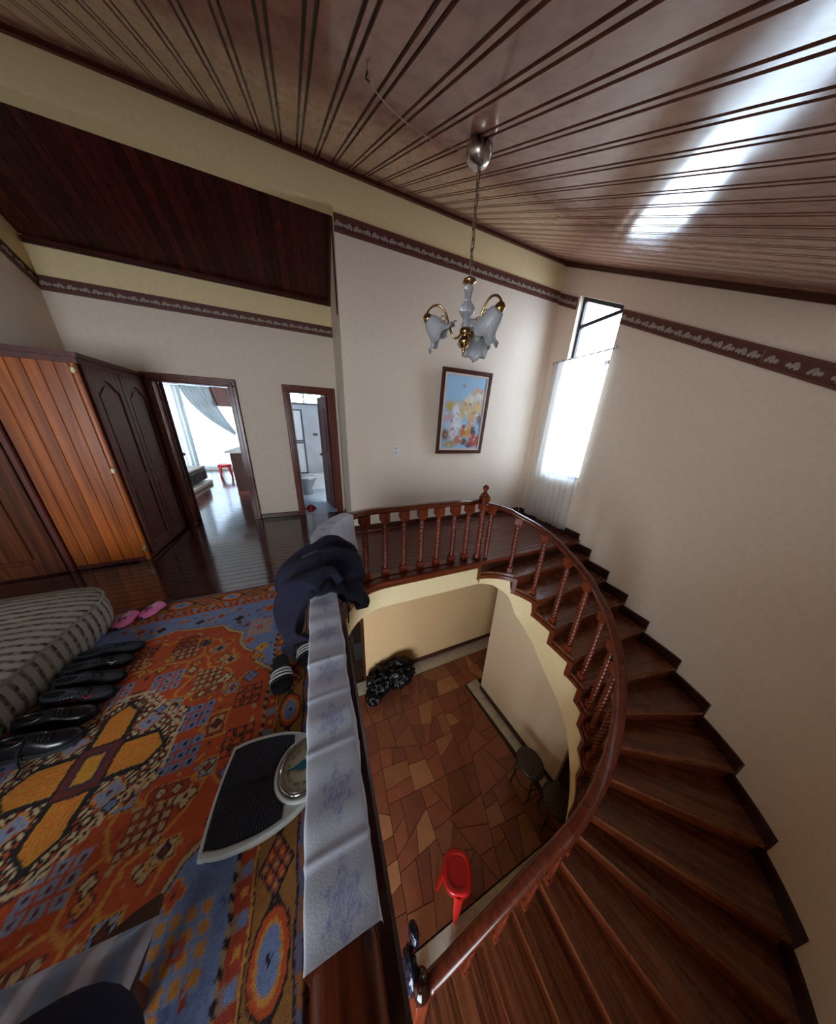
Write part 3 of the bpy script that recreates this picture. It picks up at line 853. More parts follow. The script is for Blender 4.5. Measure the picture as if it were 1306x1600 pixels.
for (P, ang) in NOS:
    c = cut(SP, P, ang)
    c = min(c, key=lambda e: abs(e[2])) if c else None
    SI.append(c[0] if c else None)
    w = max(cut(WQ, P, ang), key=lambda e: e[2]); WI.append(w[0])
SI[0] = 0.0
for k in range(1, len(SI)):
    if SI[k] is None or SI[k] <= SI[k - 1]: SI[k] = SI[k - 1] + 4
def sub(path, i0, i1):
    at = lambda f: path[int(f)] + (path[min(int(f) + 1, len(path) - 1)] - path[int(f)]) * (f - int(f))
    out = [at(i0)] + [path[j] for j in range(int(i0) + 1, int(math.ceil(i1)))] + [at(i1)]
    res = [out[0]]
    for q in out[1:]:
        if (q - res[-1]).length > 1e-4: res.append(q)
    return res
at = lambda path, f: path[int(f)] + (path[min(int(f) + 1, len(path) - 1)] - path[int(f)]) * (f - int(f))
STAIR = empty('staircase', (2.4, 1.2, ZL), 0, 'curved wooden winder staircase going down from the landing along the curved wall', 'staircase')
NT = 16
for k in range(1, NT):
    ins = sub(SP, SI[k - 1], SI[k]); outs = sub(WQ, WI[k - 1], WI[k])
    f0, f1 = at(SP, SI[k]), at(WQ, WI[k]); dn = Vector(((f1 - f0).y, -(f1 - f0).x, 0)).normalized()
    # which side is downhill
    back = (at(SP, SI[k - 1]) + at(WQ, WI[k - 1])) / 2
    if dn.dot((f0 + f1) / 2 - back) < 0: dn = -dn
    ins[-1] = ins[-1] + dn * 0.028; outs[-1] = outs[-1] + dn * 0.028
    outs = [o_ + (Vector((*AC, 0)) - o_).normalized() * 0.002 for o_ in outs]
    poly = [tuple(p[:2]) for p in ins] + [tuple(p[:2]) for p in reversed(outs)]
    z_ = -RISE * k
    ang = math.atan2((f1 - f0).y, (f1 - f0).x)
    t = MB(); t.prism(poly, z_ - 0.04, z_)
    o = t.build('tread', M_TREAD, STAIR, loc=(f0.x, f0.y, z_), rotz=ang)
for k in range(0, NT):
    f0, f1 = at(SP, SI[k]), at(WQ, WI[k]); t = (f1 - f0).normalized(); ang = math.atan2(t.y, t.x)
    m = MB(); z1 = -RISE * k - (0.04 if k else 0.045); z0 = -RISE * (k + 1)
    if k == 0:
        f0 = Vector((1.80, 2.118, 0)); f1 = Vector((xw(2.12), 2.135, 0)); t = (f1 - f0).normalized()
    nrm = Vector((-t.y, t.x, 0)) * 0.02
    m.extrude([f0 + Vector((0, 0, z0)), f1 - t * 0.003 + Vector((0, 0, z0)), f1 - t * 0.003 + Vector((0, 0, z1)), f0 + Vector((0, 0, z1))], nrm)
    m.build('riser', M_RISER, STAIR, loc=(f0.x, f0.y, z0), rotz=ang)
m = MB(); m.box((0.08, AC[1] - AR + 0.01, ZL - 0.015), (0.66, 0.36, ZL + 0.006)); m.build('foot_board', M_TREAD, STAIR, loc=(0.3, 0.0, ZL), rotz=PI / 2)
# landing nosing
m = MB(); m.prism([(1.80, 2.085), (xw(2.1) - 0.003, 2.10), (xw(2.16) - 0.003, 2.155), (1.80, 2.155)], -0.045, 0.001)
m.build('landing_nosing', M_RISER, STAIR, loc=(1.8, 2.1, 0))
# lower edge of the plastered inner string (drop below the nosing line)
def s_len(path):
    L_ = [0.0]
    for a, b in zip(path[:-1], path[1:]): L_.append(L_[-1] + (b - a).length)
    return L_
ZT = np.interp(range(len(SP)), SI[:NT + 1], [-RISE * k for k in range(len(SI))][:NT + 1])   # nosing line height along SP
KT = np.interp(range(len(SP)), SI[:NT + 1], list(range(len(SI)))[:NT + 1])
DROP = np.interp(KT, [0, 0.5, 0.9, 1.3, 2.3, 3.4, 5, 6.5, 9, 16], [0.345, 0.30, 0.34, 0.52, 0.61, 0.66, 0.70, 0.68, 0.55, 0.5])
ZB = np.maximum(ZT - DROP, ZL)
lastS = int(math.ceil(SI[NT - 1])) + 2
m = MB(); vs = []; fs = []
side_at = []
for i in range(lastS + 1):
    tng = SP[min(i + 1, len(SP) - 1)] - SP[max(i - 1, 0)]
    nrm = Vector((-tng.y, tng.x, 0)).normalized()      # left of travel
    if nrm.dot(Vector((1.4, 1.2, 0)) - SP[i]) > 0: nrm = -nrm     # outward, under the treads
    side_at.append(nrm)
for i in range(lastS + 1):
    kk = int(math.floor(KT[i] + 1e-6)); ztop = -RISE * (kk + 1) - 0.06
    if KT[i] - kk > 0.93: ztop -= RISE
    a, b = SP[i] + side_at[i] * 0.002, SP[i] + side_at[i] * 0.022
    vs += [(a.x, a.y, max(ZB[i], ZL)), (a.x, a.y, max(ztop, ZL)), (b.x, b.y, max(ztop, ZL)), (b.x, b.y, max(ZB[i], ZL))]
for i in range(lastS):
    a, b = 4 * i, 4 * i + 4
    fs += [(a, b, b + 1, a + 1), (a + 1, b + 1, b + 2, a + 2), (a + 2, b + 2, b + 3, a + 3), (a + 3, b + 3, b, a)]
m.add(vs, fs); m.build('plaster_string', M_FASCIA, STAIR)
# wooden cut-string trim: stepped band on the inner face
m = MB()
for k in range(0, NT):
    i0, i1 = SI[k], SI[k + 1]
    zt_ = -RISE * (k + 1) - 0.0; zb_ = -RISE * (k + 1) - 0.095
    seg = sub(SP, i0, i1)
    inn = []
    for j, q in enumerate(seg):
        idx = min(int(round(i0 + (i1 - i0) * j / max(1, len(seg) - 1))), len(side_at) - 1)
        inn.append(q - side_at[idx] * 0.016)
    n = len(seg); vs = []
    for q, r in zip(seg, inn):
        vs += [(q.x, q.y, zb_), (q.x, q.y, zt_ - 0.04), (r.x, r.y, zt_ - 0.04), (r.x, r.y, zb_)]
    fs = []
    for i in range(n - 1):
        a, b = 4 * i, 4 * i + 4
        fs += [(a, b, b + 1, a + 1), (a + 1, b + 1, b + 2, a + 2), (a + 2, b + 2, b + 3, a + 3), (a + 3, b + 3, b, a)]
    fs += [(0, 1, 2, 3), (4 * n - 4, 4 * n - 1, 4 * n - 2, 4 * n - 3)]
    if zb_ > ZL: m.add(vs, fs)
    # upright piece at the riser
    q = at(SP, SI[k]); idx = min(int(SI[k]), len(side_at) - 1); sd = side_at[idx]; tg = Vector((-sd.y, sd.x, 0))
    nx_ = at(SP, min(SI[k] + 0.5, len(SP) - 1)) - q
    if tg.dot(nx_) < 0: tg = -tg
    a0 = q - tg * 0.012 - sd * 0.017; 
    zz0 = max(-RISE * (k + 1) - 0.095, ZL); zz1 = -RISE * k - 0.04
    P4 = [a0, a0 + tg * 0.05, a0 + tg * 0.05 + sd * 0.02, a0 + sd * 0.02]
    m.prism([tuple(p_[:2]) for p_ in P4], zz0, zz1)
m.build('cut_string_trim', M_RISER, STAIR)
# soffit under the flight
m = MB(); vs = []; fs = []
ks = np.linspace(0.3, NT - 1.2, 60)
for kk in ks:
    i0 = np.interp(kk, range(NT + 1), SI[:NT + 1]); i1 = np.interp(kk, range(NT + 1), WI[:NT + 1])
    a, b = at(SP, i0), at(WQ, i1); zb_ = float(np.interp(i0, range(len(SP)), ZB)) + 0.02
    sd = (b - a).normalized(); a = a + sd * 0.04
    vs += [(a.x, a.y, zb_), (b.x, b.y, zb_)]
for i in range(len(ks) - 1): fs.append((2 * i, 2 * i + 1, 2 * i + 3, 2 * i + 2))
m.add(vs, fs); m.build('soffit', M_FASCIA, STAIR)
# stepped skirting board on the curved wall
m = MB()
for k in range(0, NT):
    i0, i1 = (WI[k - 1] if k else WI[0]), WI[k]
    if k == 0: continue
    seg = sub(WQ, max(0, i0 - 0.2), min(i1 + 0.75, len(WQ) - 1.01))
    z0, z1 = -RISE * k - 0.06, -RISE * k + 0.12
    vs = []; n = len(seg)
    for q in seg:
        d = (q - Vector((*AC, 0))); d = Vector((d.x, max(-9, d.y if q.y < 1.06 else 0), 0)).normalized()
        if q.y > 1.06: d = Vector((1, 0, 0))
        p_ = q - d * 0.022
        vs += [(q.x, q.y, z0), (q.x, q.y, z1), (p_.x, p_.y, z1), (p_.x, p_.y, z0)]
    fs = []
    for i in range(n - 1):
        a, b = 4 * i, 4 * i + 4
        fs += [(a, b, b + 1, a + 1), (a + 1, b + 1, b + 2, a + 2), (a + 2, b + 2, b + 3, a + 3), (a + 3, b + 3, b, a)]
    fs += [(0, 1, 2, 3), (4 * n - 4, 4 * n - 1, 4 * n - 2, 4 * n - 3)]
    m.add(vs, fs)
    # riser part of the skirt
    q = at(WQ, WI[k - 1] + 0.0)
m.build('wall_skirt', M_SKIRT, STAIR)

# wing wall under the flight
wa, wb = Vector((2.31, 2.24, 0)), Vector((2.455, 0.86, 0))
m = MB()
pts_top = []
n = 16
lp, tp = [], []
for i in range(n + 1):
    q = wa + (wb - wa) * i / n
    j = min(range(lastS), key=lambda jj: (SP[jj] - q).length + (1.0 if SP[jj].y < 0.7 else 0))
    lp.append(q + Vector((0, 0, ZL))); tp.append(q + Vector((0, 0, ZB[j] + 0.05 if q.y < 2.05 else min(-0.5, ZB[j] + 0.05 + (q.y - 2.05) * 1.0))))
m.extrude(lp + list(reversed(tp)), (0.10, 0.01, 0))
tag(m.build('wall_stair', M_WING), kind='structure')
trim(lambda m: bar(m, (2.298, 2.24, ZL + 0.04), (2.443, 0.86, ZL + 0.04), 0.02, 0.08), M_SKIRT, 'baseboard_stair')
# low plaster wall under the last straight steps
m = MB()
poly = [(2.2, 0.62, ZL), (0.5, 0.395, ZL), (0.5, 0.395, -2.6), (1.4, 0.395, -2.2)]

# landing fascia (plaster) and its edge moulding
m = MB(); vs = []; fs = []
FP = [(0.06, -1.08), (0.06, 0.4), (0.06, 1.0), (0.06, 1.65)] + arc((0.56, 1.65), 0.5, 0.48, 180, 90, 14)[1:] + [(1.2, 2.125), (1.80, 2.118)]
m.sweep([(p[0], p[1], 0) for p in FP], [(-0.03, -0.345), (0.012, -0.345), (0.012, -0.085), (-0.03, -0.085)], smooth=False)
tag(m.build('trim_20', M_FASCIA), kind='structure')
MPROF = [(-0.04, -0.095), (0.02, -0.095), (0.026, -0.075), (0.018, -0.055), (0.035, -0.04), (0.035, -0.008), (0.02, 0.004), (-0.04, 0.004)]
for nm_, pts_, mt_ in (('trim_21', FP[:4], M_SKIRT), ('trim_22', FP[3:], M_RISER)):
    m = MB(); m.sweep([(p[0], p[1], 0) for p in pts_], MPROF, smooth=False); tag(m.build(nm_, mt_), kind='structure')

# ------------------------------------------------------------------ railing
RAIL = empty('stair_railing', (1.8, 2.2, 0), 0, 'reddish brown railing with twisted balusters along the landing and down the stair', 'railing')
LEV = [(-0.035, -0.95), (-0.035, 0.2), (-0.035, 0.8), (-0.035, 1.65)] + arc((0.56, 1.65), 0.595, 0.585, 180, 90, 16)[1:] + [(1.0, 2.235), (1.40, 2.235), (1.74, 2.22)]
RPROF = lambda w: [(-w * 0.36, 0.0), (w * 0.36, 0.0), (w * 0.42, 0.014), (w * 0.5, 0.022), (w * 0.5, 0.036), (w * 0.40, 0.050), (w * 0.2, 0.056), (-w * 0.2, 0.056), (-w * 0.40, 0.050), (-w * 0.5, 0.036), (-w * 0.5, 0.022), (-w * 0.42, 0.014)]
m = MB(); m.sweep([(p[0], p[1], 0.745) for p in LEV], RPROF(0.105)); m.build('handrail', M_RAIL, RAIL)
RP = s_path(0.05)
RS = s_len(RP)
ZS = ([0, 0.2, 0.43, 0.72, 0.95, 1.17, 1.35, 1.49, 1.64, 1.79, 1.92, 2.04, 2.14, 2.29, 2.5, 2.83, 3.2, 3.74, 3.95],
      [0.80, 0.74, 0.645, 0.54, 0.44, 0.34, 0.235, 0.10, -0.06, -0.215, -0.37, -0.50, -0.62, -0.80, -1.02, -1.28, -1.53, -1.88, -2.02])
zr = lambda s_: float(np.interp(s_, *ZS))
srp = [(p, s_) for p, s_ in zip(RP, RS) if s_ < 3.86]
zs = np.array([zr(s_) for _, s_ in srp]); zs = np.convolve(np.pad(zs, 6, mode='edge'), np.ones(13) / 13, mode='valid')
m = MB(); m.sweep([(p.x, p.y, z_ - 0.056) for (p, _), z_ in zip(srp, zs)], RPROF(0.090)); m.build('handrail', M_RAILC, RAIL)
def baluster(h, block=0.092, base_h=0.088, top_h=0.125, rr=0.027):
    """square foot, twisted shaft, square head with chamfer; origin at its foot"""
    m = MB(); b2 = block / 2
    m.box((-b2 * 0.82, -b2 * 0.82, 0), (b2 * 0.82, b2 * 0.82, base_h), 0.004)
    # head: a square block with its lower edge drawn in
    zt0 = h - top_h
    vs = []
    for s_, z_ in ((0.56, zt0), (1.0, zt0 + 0.035), (1.0, h)):
        vs += [(-b2 * s_, -b2 * s_, z_), (b2 * s_, -b2 * s_, z_), (b2 * s_, b2 * s_, z_), (-b2 * s_, b2 * s_, z_)]
    fs = [(0, 3, 2, 1), (8, 9, 10, 11)]
    for L_ in (0, 4): fs += [(L_ + i, L_ + (i + 1) % 4, L_ + 4 + (i + 1) % 4, L_ + 4 + i) for i in range(4)]
    m.add(vs, fs)
    m.lathe([(rr * 0.9, base_h), (rr * 1.28, base_h + 0.012), (rr * 0.95, base_h + 0.026)], 14, caps=False)
    nz_, na = 60, 24; z0, z1 = base_h + 0.024, zt0 + 0.004
    vs = []
    for i in range(nz_ + 1):
        z_ = z0 + (z1 - z0) * i / nz_
        tw = (z_ - z0) * 31
        env = 1.12 - 0.22 * abs(2 * i / nz_ - 1) ** 2
        for j in range(na):
            a = 2 * PI * j / na
            r = rr * env * (0.66 + 0.46 * abs(math.cos(2 * (a - tw))) ** 0.9)
            vs.append((r * math.cos(a), r * math.sin(a), z_))
    fs = [(i * na + j, i * na + (j + 1) % na, (i + 1) * na + (j + 1) % na, (i + 1) * na + j) for i in range(nz_) for j in range(na)]
    m.add(vs, fs, True)
    return m
BH = 0.742
def two_tone(o):
    o.data.materials.append(M_SHAFT)
    for p_ in o.data.polygons: p_.material_index = 1 if p_.use_smooth else 0
    return o
b0 = two_tone(baluster(BH).build('baluster', M_BAL, RAIL, local=True))
spots = [(0.165, 2.06, 45), (0.37, 2.205, 15), (0.585, 2.235, 0), (0.80, 2.235, 0), (1.01, 2.235, 0), (1.22, 2.235, 0), (1.43, 2.235, 0), (1.62, 2.228, 0), (0.0, 1.84, 70)] + [(-0.035, 0.1 + 0.21 * k, 0) for k in range(8)]
for i, (x, y, a) in enumerate(spots):
    loc = Vector((x, y, 0.003)) - RAIL.location
    if i == 0: b0.location = loc; b0.rotation_euler = (0, 0, math.radians(a))
    else: mesh_copy(b0, loc, (0, 0, math.radians(a)), RAIL)
# foot strip under the landing balusters
m = MB(); m.sweep([(p[0], p[1], 0) for p in LEV[:-1]], [(-0.04, 0.0), (0.04, 0.0), (0.04, 0.012), (-0.04, 0.012)], smooth=False); m.build('foot_rail', M_RAILX, RAIL)
# stair balusters
for k in range(1, NT):
    for frac in ((0.72,) if k > 1 else (0.25, 0.85)):
        idx = SI[k - 1] + (SI[k] - SI[k - 1]) * frac
        q0 = at(SP, idx)
        j = min(range(len(RP)), key=lambda jj: (RP[jj] - q0).length)
        zf = -RISE * k; ztop = zr(RS[j]) - 0.05
        h = ztop - zf
        if h < 0.4: continue
        tg = RP[min(j + 1, len(RP) - 1)] - RP[max(j - 1, 0)]
        m = baluster(h, 0.078, 0.075, 0.11, 0.025)
        o = two_tone(m.build('baluster', M_BAL, RAIL, local=True))
        o.location = Vector((RP[j].x, RP[j].y, zf)) - RAIL.location; o.rotation_euler = (0, 0, math.atan2(tg.y, tg.x))
# landing newel with ball finial
nx, ny = 1.795, 2.195
m = MB(); m.box((nx - 0.048, ny - 0.048, 0.67), (nx + 0.048, ny + 0.048, 0.84), 0.006)
m.lathe([(0.034, 0.64), (0.062, 0.672)], 4, (nx, ny, 0), Matrix.Rotation(PI / 4, 4, 'Z'), smooth=False)
nz_, na = 64, 24; vs = []
for i in range(nz_ + 1):
    z_ = 0.07 + 0.60 * i / nz_
    for j in range(na):
        a = 2 * PI * j / na; r = 0.034 * (0.66 + 0.46 * abs(math.cos(2 * (a - z_ * 31))) ** 0.9)
        vs.append((nx + r * math.cos(a), ny + r * math.sin(a), z_))
m.add(vs, [(i * na + j, i * na + (j + 1) % na, (i + 1) * na + (j + 1) % na, (i + 1) * na + j) for i in range(nz_) for j in range(na)], True)
m.lathe([(0.036, 0.0), (0.055, 0.012), (0.055, 0.03), (0.036, 0.045), (0.046, 0.055), (0.034, 0.075)], 18, (nx, ny, 0.003))
NEW = two_tone(m.build('newel_post', M_BAL, RAIL))
m = MB(); m.lathe([(0.04, 0.84), (0.046, 0.85), (0.046, 0.862), (0.03, 0.872), (0.02, 0.89), (0.018, 0.905)], 18, (nx, ny, 0)); m.sphere((nx, ny, 0.935), 0.036, 18, 12)
m.build('ball_finial', M_BAL, NEW)
# bottom newel with a dark glass ball
bx_, by_ = 0.29, 0.325
m = MB(); m.box((bx_ - 0.05, by_ - 0.05, ZL), (bx_ + 0.05, by_ + 0.05, -1.90), 0.008)
m.box((bx_ - 0.06, by_ - 0.06, ZL), (bx_ + 0.06, by_ + 0.06, ZL + 0.15), 0.006)
N2 = m.build('newel_post', M_BAL, RAIL)
M_DGLASS = plain('dark red glass', S(40, 14, 14), 0.10, coat=0.3)
m = MB(); m.lathe([(0.045, -1.90), (0.055, -1.885), (0.03, -1.865)], 18, (bx_, by_, 0)); m.sphere((bx_, by_, -1.81), 0.062, 24, 16)
tag(m.build('ball_finial', M_DGLASS, N2), 'dark red glossy glass ball')


# ================================================================== rug (its woven pattern is painted per vertex)
def seg_d(X, Y, a, b):
    ax, ay = a; bx, by = b; dx, dy = bx - ax, by - ay; L2 = dx * dx + dy * dy + 1e-12
    t = np.clip(((X - ax) * dx + (Y - ay) * dy) / L2, 0, 1)
    return np.hypot(X - ax - t * dx, Y - ay - t * dy)
def in_poly(X, Y, P):
    r = np.zeros(X.shape, bool); n = len(P)
    for i in range(n):
        (x1, y1), (x2, y2) = P[i], P[(i + 1) % n]
        c = ((y1 > Y) != (y2 > Y)) & (X < (x2 - x1) * (Y - y1) / (y2 - y1 + 1e-12) + x1)
        r ^= c
    return r
lin = lambda r, g, b: np.array(S(r, g, b)[:3])
RX, RY, RHW, RHH = -1.13, 1.165, 0.945, 1.285
NX_, NY_ = 378, 514
gx_ = np.linspace(-RHW, RHW, NX_ + 1); gy_ = np.linspace(-RHH, RHH, NY_ + 1)
GX, GY = np.meshgrid(gx_, gy_)
wob = lambda f, p: 0.003 * np.sin(GX * f + p) + 0.003 * np.sin(GY * f * 1.3 + 2 * p)
jit = rng.normal(0, 0.0012, GX.shape)
Ur, Vr = GX + wob(23, 0.4) + jit, GY + wob(19, 1.7) + jit
U, V = np.abs(Ur), np.abs(Vr)
c_rust, c_rust2, c_gold, c_beige = lin(190, 80, 34), lin(164, 62, 34), lin(206, 138, 60), lin(190, 160, 112)
c_blue, c_blue2, c_black, c_mar, c_cream, c_yel = lin(118, 136, 176), lin(140, 146, 170), lin(38, 26, 26), lin(104, 44, 38), lin(205, 180, 136), lin(206, 146, 44)
IMG = np.empty(GX.shape + (3,)); IMG[:] = c_rust
pt = lambda mk, c: IMG.__setitem__(mk, c)
def line(P, w, c, edge=None):
    for a, b in zip(P[:-1], P[1:]):
        d = seg_d(U, V, a, b)
        if edge is not None: pt(d < w + 0.005, edge)
    for a, b in zip(P[:-1], P[1:]): pt(seg_d(U, V, a, b) < w, c)
def rect(cx, cy, w, h, c, ang=0):
    ca, sa = math.cos(math.radians(ang)), math.sin(math.radians(ang))
    x_, y_ = (U - cx) * ca + (V - cy) * sa, -(U - cx) * sa + (V - cy) * ca
    mk = (np.abs(x_) < w / 2) & (np.abs(y_) < h / 2); pt(mk, c); return mk
def star(cx, cy, r, c, edge):
    d, a = np.hypot(U - cx, V - cy), np.arctan2(V - cy, U - cx)
    f = r * (0.55 + 0.45 * np.abs(np.cos(2 * a)))
    pt(d < f + 0.007, edge); pt(d < f, c); pt(d < r * 0.22, c_mar)
def cells(cx, cy, w, n, c, dot=None, edge=None, m=None):
    s = w / n
    for i in range(n):
        for j in range(m or n):
            x_, y_ = cx + (i - (n - 1) / 2) * s, cy + (j - ((m or n) - 1) / 2) * s
            if edge is not None: rect(x_, y_, s * 0.92, s * 0.92, edge)
            rect(x_, y_, s * 0.80 if edge is None else s * 0.62, s * 0.80 if edge is None else s * 0.62, c)
            if dot is not None: rect(x_, y_, s * 0.26, s * 0.36, dot)
def boxm(cx, cy, w, h, c, inner, star_c):
    rect(cx, cy, w + 0.022, h + 0.022, c_gold); rect(cx, cy, w + 0.006, h + 0.006, c_black); rect(cx, cy, w, h, c)
    rect(cx, cy, w * 0.7, h * 0.7, inner); star(cx, cy, w * 0.26, star_c, c_black)
# field: small scattered twigs
for _ in range(150):
    x_, y_ = rng.uniform(0, 0.68), rng.uniform(0, 1.0); s = rng.uniform(0.008, 0.02)
    rect(x_, y_, s, s * rng.uniform(0.6, 2), [c_gold, c_rust2, c_blue, c_mar, c_rust2, c_beige][rng.integers(0, 6)], rng.uniform(0, 90))
# lattice
LW = 0.007
for P in ([(0.23, 0.19), (0.30, 0.245), (0.44, 0.215), (0.505, 0.2), (0.56, 0.145), (0.545, 0.06), (0.48, 0.06)], [(0.48, 0.06), (0.41, 0.0)], [(0.505, 0.2), (0.56, 0.27), (0.70, 0.315)],
          [(0.505, 0.24), (0.455, 0.33), (0.40, 0.385), (0.33, 0.415), (0.30, 0.5), (0.25, 0.54), (0.19, 0.5), (0.19, 0.40), (0.25, 0.36), (0.31, 0.40)], [(0.23, 0.19), (0.20, 0.28), (0.25, 0.36)],
          [(0.40, 0.385), (0.47, 0.42), (0.43, 0.52)], [(0.25, 0.54), (0.24, 0.62), (0.18, 0.70), (0.05, 0.74), (0, 0.72)], [(0.30, 0.50), (0.36, 0.56), (0.33, 0.66), (0.25, 0.66)], [(0.0, 0.50), (0.06, 0.53), (0.19, 0.50)]):
    line(P, LW, c_gold)
cells(0.12, 0.385, 0.15, 3, c_blue2, c_mar); cells(0.345, 0.325, 0.14, 4, c_beige, None, c_mar); cells(0.365, 0.09, 0.145, 3, c_blue, c_black)
cells(0.605, 0.12, 0.135, 3, c_rust, None, c_black); cells(0.14, 0.61, 0.15, 4, c_beige, None, c_mar); cells(0.11, 0.69, 0.12, 3, c_rust2, None, c_black)
star(0.275, 0.15, 0.034, c_cream, c_black); star(0.445, 0.275, 0.036, c_cream, c_black); star(0.245, 0.47, 0.026, c_gold, c_mar); star(0.235, 0.425, 0.024, c_cream, c_black)
star(0.06, 0.57, 0.03, c_gold, c_black); star(0.60, 0.245, 0.035, c_blue, c_mar); star(0.38, 0.60, 0.03, c_rust2, c_gold); star(0.40, 0.46, 0.028, c_beige, c_mar); star(0.05, 0.5, 0.022, c_yel, c_mar)
line([(0.325, 0.225), (0.43, 0.235)], 0.030, c_gold); line([(0.33, 0.225), (0.425, 0.235)], 0.021, c_rust2, c_mar); star(0.35, 0.226, 0.016, c_cream, c_mar); star(0.405, 0.234, 0.016, c_cream, c_mar)
boxm(0.505, 0.20, 0.055, 0.06, c_blue2, c_cream, c_rust); boxm(0.225, 0.195, 0.065, 0.08, c_blue2, c_gold, c_mar); boxm(0.44, 0.43, 0.06, 0.05, c_beige, c_cream, c_mar)
boxm(0.235, 0.645, 0.07, 0.06, c_mar, c_blue, c_mar); boxm(0.345, 0.555, 0.06, 0.05, c_blue2, c_beige, c_mar)
boxm(0.48, 0.0, 0.075, 0.10, c_rust2, c_beige, c_mar)
# blue spandrels in the corners
SP_ = [(0.71, 0.25), (0.60, 0.35), (0.62, 0.42), (0.51, 0.49), (0.455, 0.57), (0.465, 0.66), (0.36, 0.73), (0.30, 0.80), (0.15, 0.81), (0.0, 0.86), (0, 1.02), (0.71, 1.02)]
mk = in_poly(U, V, SP_); pt(mk, c_blue)
line(SP_[:10], 0.008, c_beige, c_mar)
for _ in range(120):
    x_, y_ = rng.uniform(0.0, 0.69), rng.uniform(0.3, 1.0)
    if not in_poly(np.array([[x_]]), np.array([[y_]]), SP_)[0, 0]: continue
    rect(x_, y_, rng.uniform(0.008, 0.03), rng.uniform(0.008, 0.04), [c_rust, c_gold, c_blue2, lin(90, 104, 150), c_mar, c_rust2][rng.integers(0, 6)], rng.uniform(-60, 60))
cells(0.575, 0.685, 0.17, 4, c_gold, None, c_blue2); cells(0.575, 0.685, 0.05, 1, c_rust, c_blue)
star(0.625, 0.47, 0.04, c_yel, c_blue2); star(0.60, 0.40, 0.032, c_gold, c_black); star(0.52, 0.56, 0.03, c_rust, c_gold); star(0.40, 0.84, 0.035, c_black, c_blue2); star(0.12, 0.9, 0.03, c_black, c_blue2); star(0.62, 0.90, 0.04, c_rust, c_yel); star(0.25, 0.93, 0.03, c_rust2, c_beige)
# central medallion
D = U * 1.0 + V * 1.0 + 0.018 * np.sign(np.sin(U * 110)) * np.sign(np.sin(V * 110))
mk = (D < 0.385) & (U < 0.30) & (V < 0.34)
pt((D < 0.405) & (U < 0.315) & (V < 0.355), c_cream); pt(mk, c_black)
nzv = np.sin(U * 140 + 1.5 * np.sin(V * 60)) * np.sin(V * 130 + 1.2 * np.sin(U * 70))
pt(mk & (nzv > 0.25), c_cream); pt(mk & (nzv < -0.62), c_rust)
star(0.14, 0.145, 0.045, c_blue2, c_gold); star(0.17, 0.20, 0.02, c_blue, c_black)
for (A_, B_, w0) in (((0.075, 0.0), (0.262, 0.0), 0.062), ((0.0, 0.085), (0.0, 0.285), 0.055)):
    along = U if A_[1] == 0 else V; acr = V if A_[1] == 0 else U
    a0, a1 = (A_[0], B_[0]) if A_[1] == 0 else (A_[1], B_[1])
    wid = np.clip((a1 - along) * 1.25, 0, w0) * np.where(along > a0, 1, 0)
    pt((along > a0) & (acr < wid + 0.022) & (along < a1 + 0.02), c_black)
    inn = (along > a0) & (acr < wid); pt(inn, c_yel)
    band_ = ((wid - acr) / 0.0085).astype(int) % 2 == 1; pt(inn & band_, c_rust * 1.05 + c_yel * 0.3)
pt((U < 0.085) & (V < 0.10), c_black); pt((U < 0.075) & (V < 0.09), c_mar); pt((U < 0.05) & (V < 0.065), lin(70, 46, 60)); pt((U < 0.035) & (V < 0.05), c_yel)
# borders; the sides run along V, the ends along U
bd = np.maximum(U - 0.70, V - 1.04)
alongB = np.where(U - 0.70 > V - 1.04, Vr + RY, Ur * 1.0 + 0.1)
w_ = bd
pt(w_ > 0, c_mar)
mk = (w_ > 0.0) & (w_ < 0.015); pt(mk, c_black); pt(mk & ((alongB * 22 + w_ * 18) % 1 < 0.55), lin(160, 132, 92))
mk = (w_ >= 0.015) & (w_ < 0.07); pt(mk, c_rust2); ph = (alongB * 9) % 1
pt(mk & (ph < 0.35), lin(150, 110, 96)); pt(mk & (np.abs(ph - 0.17) < 0.12) & (np.abs(w_ - 0.044) < 0.014), c_blue); pt(mk & (np.abs(ph - 0.68) < 0.1) & (np.abs(w_ - 0.044) < 0.010), c_gold)
pt((w_ >= 0.066) & (w_ < 0.073), c_gold); pt((w_ >= 0.073) & (w_ < 0.078), c_black)
mb = (w_ >= 0.078) & (w_ < 0.212); pt(mb, lin(150, 100, 44)); cx_ = w_ - 0.145
ph = ((alongB - 0.36 + 0.185) / 0.37) % 1 * 0.37 - 0.185      # ovals every 0.37
oct_ = np.hypot(cx_ / 0.055, ph / 0.085)
pt(mb & (np.abs(cx_ + 0.5 * (np.abs(ph) - 0.10) - 0.01) < 0.007) & (np.abs(ph) > 0.04), c_black)
pt(mb & (np.abs(cx_ - 0.5 * (np.abs(ph) - 0.10) + 0.01) < 0.007) & (np.abs(ph) > 0.04), c_black)
pt(mb & (oct_ < 1.12), c_black); pt(mb & (oct_ < 1.0), c_rust); pt(mb & (oct_ < 0.78), c_gold); pt(mb & (np.hypot(cx_ / 0.032, ph / 0.055) < 1), c_blue); pt(mb & (np.hypot(cx_ / 0.008, ph / 0.012) < 1), c_black)
p2 = np.abs(ph) - 0.185
dm = np.abs(cx_) / 0.056 + np.abs(p2) / 0.078
pt(mb & (dm < 1.12), lin(30, 24, 34))
for i in (-1, 0, 1):
    for j in (-1, 0, 1):
        q = np.abs(cx_ - (i - j) * 0.0185) / 0.0155 + np.abs(p2 - (i + j) * 0.026) / 0.022
        pt(mb & (q < 1), c_rust if (i + j) % 2 else lin(150, 84, 66)); pt(mb & (q < 0.4), c_gold)
